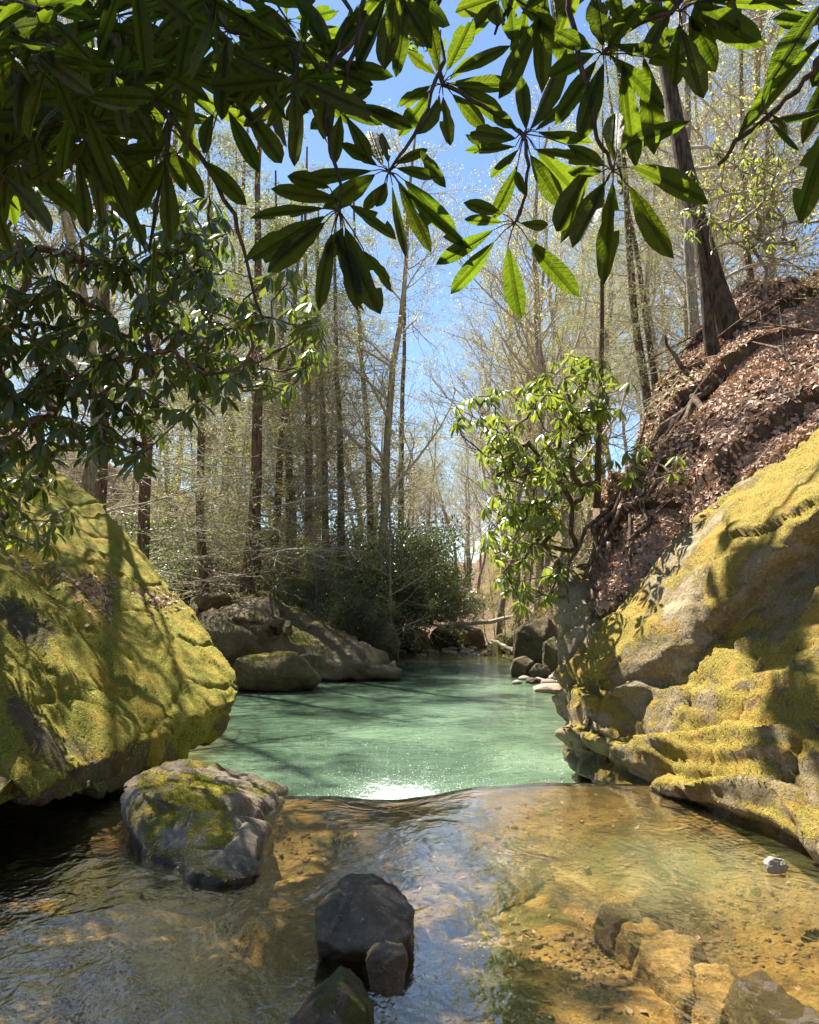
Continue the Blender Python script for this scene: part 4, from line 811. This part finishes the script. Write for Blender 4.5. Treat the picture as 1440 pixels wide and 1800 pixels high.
# dense shaded boughs, upper left and above the frame
def random_bough(lab, x0, x1, y0, y1, d0, d1, nh, seed, lens=(95, 165), per=(7, 10)):
    r = random.Random(seed); hubs = [(r.uniform(x0, x1), r.uniform(y0, y1), r.uniform(d0, d1)) for _ in range(nh)]
    root = ((x0+x1)/2+r.uniform(-60, 60), min(y0, -60)-60, (d0+d1)/2); b0 = P(*root); e = empty('rhododendron_bough', b0, lab, 'bough', 'overhanging rhododendron boughs'); inv = Matrix.Translation(-b0)
    nodes = [np.array(P(*root)-b0)]; tb = Tubes()
    for h in sorted(hubs, key=lambda q: (q[1]-root[1])**2+(q[0]-root[0])**2):
        hp = np.array(P(*h)-b0); j = min(range(len(nodes)), key=lambda k: np.linalg.norm(nodes[k]-hp)); mid = (nodes[j]+hp)/2+np.array([r.uniform(-.03, .03), r.uniform(-.02, .02), r.uniform(0, .04)])
        tb.add([nodes[j], mid, hp], [.005, .0035, .0025], 5); nodes.append(hp)
        n = r.randint(*per); a0 = r.uniform(0, 6.28); tp = Tubes()
        for i in range(n):
            a = a0+i*6.283/n+r.uniform(-.25, .25); L = r.uniform(*lens); dx, dy = math.cos(a), math.sin(a)*.8+.35
            bx, by = h[0]+dx*18, h[1]+dy*18; pb = add_leaf(e, inv, (bx, by, h[2]), (h[0]+dx*L, h[1]+dy*L), L*r.uniform(.20, .28), .8, None, r.uniform(-.1, .12))
            tp.add([hp, np.array(pb-b0)], [.0015, .001], 3)
        tp.build('petioles', MB_dark, e)
    tb.build('stem', MB_dark, e); return e
random_bough('densely shaded rhododendron bough filling the upper left corner', -90, 260, -70, 230, 1.25, 2.1, 25, 1)
random_bough('dark rhododendron bough between the upper left corner and the centre', 200, 530, -80, 150, 1.35, 2.1, 19, 2)
random_bough('lower dark rhododendron bough along the left edge', -80, 330, 130, 270, 1.5, 2.0, 9, 3)
random_bough('rhododendron bough crossing the top edge right of centre', 620, 1000, -230, -90, 1.4, 1.9, 9, 4)
random_bough('rhododendron bough crossing the top edge on the right', 960, 1420, -220, -40, 1.3, 1.8, 10, 5)
random_bough('high rhododendron bough overhanging the top edge on the left', 0, 620, -330, -120, 1.4, 2.0, 12, 6)

# mid distance rhododendrons
ml = []
for k in range(5):
    me = leaf_mesh(4, .15, [.25, .1, .35, .2, .3][k], .2, k+20, 0, .14); ml.append(me)
def np_mesh(me):
    v = np.empty(len(me.vertices)*3, np.float32); me.vertices.foreach_get('co', v); f = np.empty(len(me.loops), np.int32); me.loops.foreach_get('vertex_index', f); return v.reshape(-1, 3), f.reshape(-1, 4)
def shrub(name, hubs, root, mat, label, cat, lens, n_single, seed, per=(6, 9), droop=.7, stem_r=.03, stem_mat=None):
    """hubs: world points of leaf whorls; stems join each to its nearest neighbour nearer the root"""
    r = random.Random(seed); rootv = np.array(root); e = empty(name, root, label, cat); nodes = [np.zeros(3)]; depth = [0]; tb = Tubes(); Ls = []
    hubs = sorted([np.array(h)-rootv for h in hubs], key=lambda h: np.linalg.norm(h)); par = []
    for h in hubs:
        j = min(range(len(nodes)), key=lambda k: np.linalg.norm(nodes[k]-h)+.15*np.linalg.norm(nodes[k])); par.append(j); nodes.append(h)
    w_ = [1.]*len(nodes)
    for i in range(len(hubs)-1, -1, -1): w_[par[i]] += w_[i+1]
    for i, h in enumerate(hubs):
        a = nodes[par[i]]; D = np.linalg.norm(h-a); m1 = a+(h-a)*.35+np.array([r.uniform(-1, 1), r.uniform(-1, 1), r.uniform(-1.2, .2)])*D*.12; m2 = a+(h-a)*.7+np.array([r.uniform(-1, 1), r.uniform(-1, 1), r.uniform(-1, .2)])*D*.1
        ra = min(stem_r, .0045*math.sqrt(w_[i+1])+.002); tb.add([a, m1, m2, h], [ra*1.1, ra, ra*.95, ra*.8], 5)
        d = h-m2; d = d/np.linalg.norm(d); n = r.randint(*per); a0 = r.uniform(0, 6.28)
        ax = Vector((d[0]*.5, d[1]*.5, .8)).normalized(); u = ax.orthogonal().normalized(); v = ax.cross(u)
        for k in range(n):
            an = a0+k*6.283/n+r.uniform(-.3, .3); out = (u*math.cos(an)+v*math.sin(an)); dr = (out+ax*r.uniform(-droop-.5, -droop+.5)*.7).normalized(); dr.z -= r.uniform(0, droop*.5); dr.normalize()
            L = r.uniform(*lens); b = Vector(h)+dr*.02; nrm = (ax+out*.25+Vector((r.uniform(-.5, .5), r.uniform(-.5, .5), r.uniform(-.2, .5)))).normalized()
            Ls.append((b, leaf_matrix(b, b+dr*L, L*r.uniform(.24, .32), nrm, .14)))
    tb.build('stems', stem_mat or MB_grey, e)
    Ls.sort(key=lambda q: (q[0]+Vector(root)-Vector(CAM)).length)
    cache = {}
    for b, m in Ls[:n_single]:
        k = r.randrange(5)
        if k not in cache:
            cache[k] = ml[k].copy(); cache[k].materials.clear(); cache[k].materials.append(mat)
        o = bpy.data.objects.new('leaf', cache[k]); COL.objects.link(o); o.parent = e; o.matrix_local = m
    rest = Ls[n_single:]
    if rest:
        Vs = []; Fs = []; n0 = 0
        for b, m in rest:
            v, f = np_mesh(ml[r.randrange(5)]); A = np.array(m); Vs.append(v@A[:3, :3].T+A[:3, 3]); Fs.append(f+n0); n0 += len(v)
        me = mesh_np('leaves', np.concatenate(Vs), np.concatenate(Fs)); o = obj('leaves', me, mat, e); o['kind'] = 'stuff'
    return e
def hubs_in(polys, n, Y0, Y1, seed, clear=False):
    r = random.Random(seed); out = []
    while len(out) < n:
        x0, x1, y0, y1, wgt = r.choices(polys, [q[4]*(q[1]-q[0])*(q[3]-q[2]) for q in polys])[0]
        a = r.uniform(0, 6.283); q = math.sqrt(r.random())*1.12
        h = P((x0+x1)/2+(x1-x0)/2*q*math.cos(a), (y0+y1)/2+(y1-y0)/2*q*math.sin(a), r.uniform(Y0, Y1))
        if clear and r.random() < .85:
            k = (h.z-1.0)/SUNV.z; lx, ly = h.x-SUNV.x*k, h.y-SUNV.y*k
            if -4.3 < lx < -1.0 and 4.9 < ly < 8.6: continue
        out.append(h)
    return out
polyL = [(-80, 120, 430, 900, 1.), (120, 260, 440, 760, .9), (260, 370, 400, 720, .75), (370, 440, 480, 700, .4), (440, 560, 480, 680, .35), (180, 300, 250, 450, .3), (-60, 200, 300, 460, .4), (120, 270, 760, 850, .35), (-60, 180, 700, 880, .7), (150, 300, 680, 800, .5), (300, 400, 330, 480, .35)]
shrub('rhododendron', hubs_in(polyL, 540, 5.4, 9.4, 11, True), (-7.0, 9.5, 2.6), ML_mid, 'large rhododendron with drooping glossy dark leaves above the left giant boulder', 'shrub', (.13, .21), 300, 12, stem_r=.035, stem_mat=MB_brown)
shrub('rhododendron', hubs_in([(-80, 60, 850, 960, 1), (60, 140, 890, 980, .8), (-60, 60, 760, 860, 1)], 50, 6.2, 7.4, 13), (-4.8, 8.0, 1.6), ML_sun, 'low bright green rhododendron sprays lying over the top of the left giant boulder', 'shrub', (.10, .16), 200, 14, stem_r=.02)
polyR = [(805, 1000, 670, 800, .6), (840, 1020, 760, 910, .95), (860, 990, 880, 1060, .75), (930, 1100, 630, 740, .8), (990, 1090, 700, 840, .5), (810, 870, 920, 965, .5), (880, 960, 740, 1000, .3)]
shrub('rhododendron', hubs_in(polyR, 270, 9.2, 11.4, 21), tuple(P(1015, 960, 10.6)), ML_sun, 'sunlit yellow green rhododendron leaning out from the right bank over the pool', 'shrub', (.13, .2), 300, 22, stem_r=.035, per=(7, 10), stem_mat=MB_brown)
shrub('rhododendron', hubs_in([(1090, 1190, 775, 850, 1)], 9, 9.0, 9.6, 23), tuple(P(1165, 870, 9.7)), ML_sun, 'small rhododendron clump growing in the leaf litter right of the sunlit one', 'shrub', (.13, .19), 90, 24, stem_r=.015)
hr_ = random.Random(77)
shrub('added_shade_crown', [(lambda tx, ty, h: (tx+SUNV.x/SUNV.z*h, ty+SUNV.y/SUNV.z*h, h))(hr_.uniform(-1.5, 1.1), hr_.uniform(1.8, 4.4), hr_.uniform(9.2, 10.6)) for _ in range(270)]+[tuple(P(hr_.uniform(-150, 560), hr_.uniform(-120, 260), 1.5)+SUNV*hr_.uniform(3.4, 4.6)) for _ in range(90)], (-8.5, 10.5, 2.6), ML_mid, 'added rhododendron crown out of view, shading the stream and the upper left leaves', 'shrub', (.17, .25), 120, 78, stem_r=.05, stem_mat=MB_brown)  # added crown above the view, set along the sun to shade stream and leaves
polyK = [(1190, 1440, 270, 440, 1.), (1250, 1440, 220, 300, .6)]
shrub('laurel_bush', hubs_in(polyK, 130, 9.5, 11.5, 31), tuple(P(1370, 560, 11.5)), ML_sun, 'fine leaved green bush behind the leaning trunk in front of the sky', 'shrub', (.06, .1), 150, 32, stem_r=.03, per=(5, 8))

# far thickets
def thicket_proto(seed, n=5200, size=.055):
    rg = np.random.default_rng(seed); tb = Tubes(); tips = []; cfg = dict(seg=(4, 3, 2), kids=(6, 4), wander=(.18, .2, .2), trop=(.02, .03, 0), flat=np.ones(3), ang=(.5, 1.1), rmin=.004)
    for j in range(11):
        th = rg.uniform(0, 6.28); el = rg.uniform(.4, 1.3); grow(tb, np.array([rg.normal(0, .2), rg.normal(0, .2), -.2]), np.array([math.cos(th)*math.cos(el), math.sin(th)*math.cos(el), math.sin(el)]), rg.uniform(1.3, 2.4), .03, 0, rg, cfg, tips)
    V, Fc = leaf_cloud(tips, n/len(tips), size, rg, .16, .6, .4)
    return tb.mesh('stems'), mesh_np('foliage', V, Fc, False)
th = []
for s in range(3):
    a, b = thicket_proto(500+s); a.materials.append(MB_brown); b.materials.append(ML_dark); th.append((a, b))
def thicket(px, py, Yd, sc, label, group='evergreen shrubs beyond the pool'):
    p_ = P(px, py, Yd); z = min(p_.z, 99); e = empty('evergreen_shrub', (p_.x, Yd, z), label, 'shrub', group, tr.uniform(0, 6.28)); e.scale = (sc, sc, sc)
    a, b = th[int(tr.integers(3))]; obj('stems', a, None, e); obj('foliage', b, None, e)
hs = [(650, 1105, 33, 1.5), (680, 1110, 34, 1.5), (625, 1070, 34, 1.5), (720, 1095, 36, 1.7), (750, 1090, 38, 1.4), (775, 1085, 39, 1.1), (800, 1098, 41, .9), (670, 1060, 36, 1.7), (730, 1050, 40, 1.2), (765, 1065, 43, .9), (700, 1020, 40, 1.7)]
for i, (a, b, c_, s_) in enumerate(hs): thicket(a, b, c_, s_, 'dark dense evergreen shrub in the thicket left of the far gravel bar')
for (a, b, c_, s_, lab) in ((600, 1120, 25.5, .8, 'grey green shrub hanging over the back of the sloping ledge'), (560, 1085, 27, .75, 'upper grey green shrub on the back of the sloping ledge'), (640, 1135, 25, .6, 'small shrub above the tapering end of the ledge')): thicket(a, b, c_, s_, lab)
for i in range(30):
    px = tr.uniform(170, 640); Yd = tr.uniform(28, 44); x = (px-720)/F*Yd; e = empty('evergreen_shrub', (x, Yd, float(H(x, Yd))), 'evergreen shrub among the hemlock trunks on the left bank', 'shrub', 'shrubs among the hemlocks', tr.uniform(0, 6.28))
    a, b = th[int(tr.integers(3))]; obj('stems', a, None, e); obj('foliage', b, None, e); s_ = tr.uniform(.8, 1.5); e.scale = (s_, s_, s_)
# brushy right bank
for i in range(14):
    px = tr.uniform(850, 1010); Yd = tr.uniform(30, 55); tree('sapling', px, Yd, tr.uniform(.35, .6), 'low twiggy bush on the right bank beyond the pool', 'twiggy bushes on the right bank')

# fallen logs
def log(a, b, r, label, mat=MB_dry):
    tb = Tubes(); n = 8; pts = [np.array(a)*(1-t)+np.array(b)*t+tr.normal(0, r*.25, 3) for t in np.linspace(0, 1, n)]; c_ = pts[0]; tb.add([q-c_ for q in pts], np.linspace(r, r*.6, n)*[1, 1.05, .95, 1, 1.04, .97, 1, .9], 9)
    tb.add([pts[4]-c_, pts[4]-c_+np.array([.1, -.1, .5])*r*6], [r*.3, r*.1], 5)
    o = tb.build('fallen_log', mat); o.location = c_; tag(o, label, 'log')
log(P(770, 1104, 35), P(905, 1085, 33), .13, 'pale bare log lying slantwise above the far gravel bar')
log(P(905, 1145, 29), P(865, 1125, 33), .08, 'short weathered log beside the big rounded shore boulder')
# twig lying on the right boulder

# ------------------------------------------------------------------ labels that name a landmark
anchors = [(-40, 'the left edge of the picture'), (60, 'the leaves by the left edge'), (170, 'the crest of the giant boulder'), (250, 'the half hidden hemlock'), (365, 'the slender hemlock beside the crest'), (428, 'the thickest hemlock trunk'),
 (512, 'the pale brown hemlock'), (578, 'the leaning hemlock'), (655, 'the dark thicket'), (720, 'the far gravel bar'), (800, 'the fallen log'), (870, 'the left half of the sunlit rhododendron'), (950, 'the right half of the sunlit rhododendron'), (1040, 'the slim trunk on the bank'), (1150, 'the twin bank edge trunks'), (1230, 'the leaning trunk'), (1330, 'the fine leaved bush'), (1440, 'the right edge of the picture')]
words = ['nearest', 'second nearest', 'third nearest', 'fourth nearest', 'fifth nearest', 'sixth nearest', 'seventh nearest', 'eighth nearest', 'ninth nearest', 'tenth nearest']
kinds = {'hemlocks deeper in the left woods': 'dark trunked hemlock', 'bare trees in the left woods': 'tall bare grey tree', 'bare trees on the right slope': 'tall bare grey tree', 'distant trees at the end of the valley': 'small distant bare tree',
 'saplings in the understorey': 'thin leafing sapling', 'trees behind the right crest': 'tree beyond the hill crest', 'shrubs among the hemlocks': 'evergreen shrub', 'evergreen shrubs beyond the pool': 'evergreen thicket shrub', 'trees behind the giant boulder': 'hidden bank tree', 'twiggy bushes on the right bank': 'low twiggy bush'}
bk = {}
for o in list(S.objects):
    g_ = o.get('group')
    if g_ in kinds and not o.parent and ('grey green' not in o.get('label', '') and 'small shrub' not in o.get('label', '')):
        px = 720+F*o.location.x/o.location.y; a = min(anchors, key=lambda q: abs(q[0]-px)); bk.setdefault((kinds[g_], a[1]), []).append(o)
for (k_, a_), lst in bk.items():
    lst.sort(key=lambda o: o.location.y)
    for i_, o in enumerate(lst):
        o['label'] = (words[i_]+' '+k_ if len(lst) > 1 else 'lone '+k_)+' behind '+a_

ordn = 'first second third fourth fifth sixth seventh eighth ninth tenth eleventh twelfth thirteenth fourteenth fifteenth sixteenth seventeenth eighteenth nineteenth twentieth'.split()
ordn += ['twenty '+w_ for w_ in ordn[:9]]
ck = {}
for o in S.objects:
    if o.get('category') == 'cobble': ck.setdefault(o['label'], []).append(o)
for lab, lst in ck.items():
    lst.sort(key=lambda o: o.location.x/o.location.y); tone = lab.split()[0]
    for i_, o in enumerate(lst): o['label'] = ordn[i_]+' '+tone+' cobble from the left '+('on the far gravel bar' if 'gravel' in lab else 'at the foot of the right shore rocks')
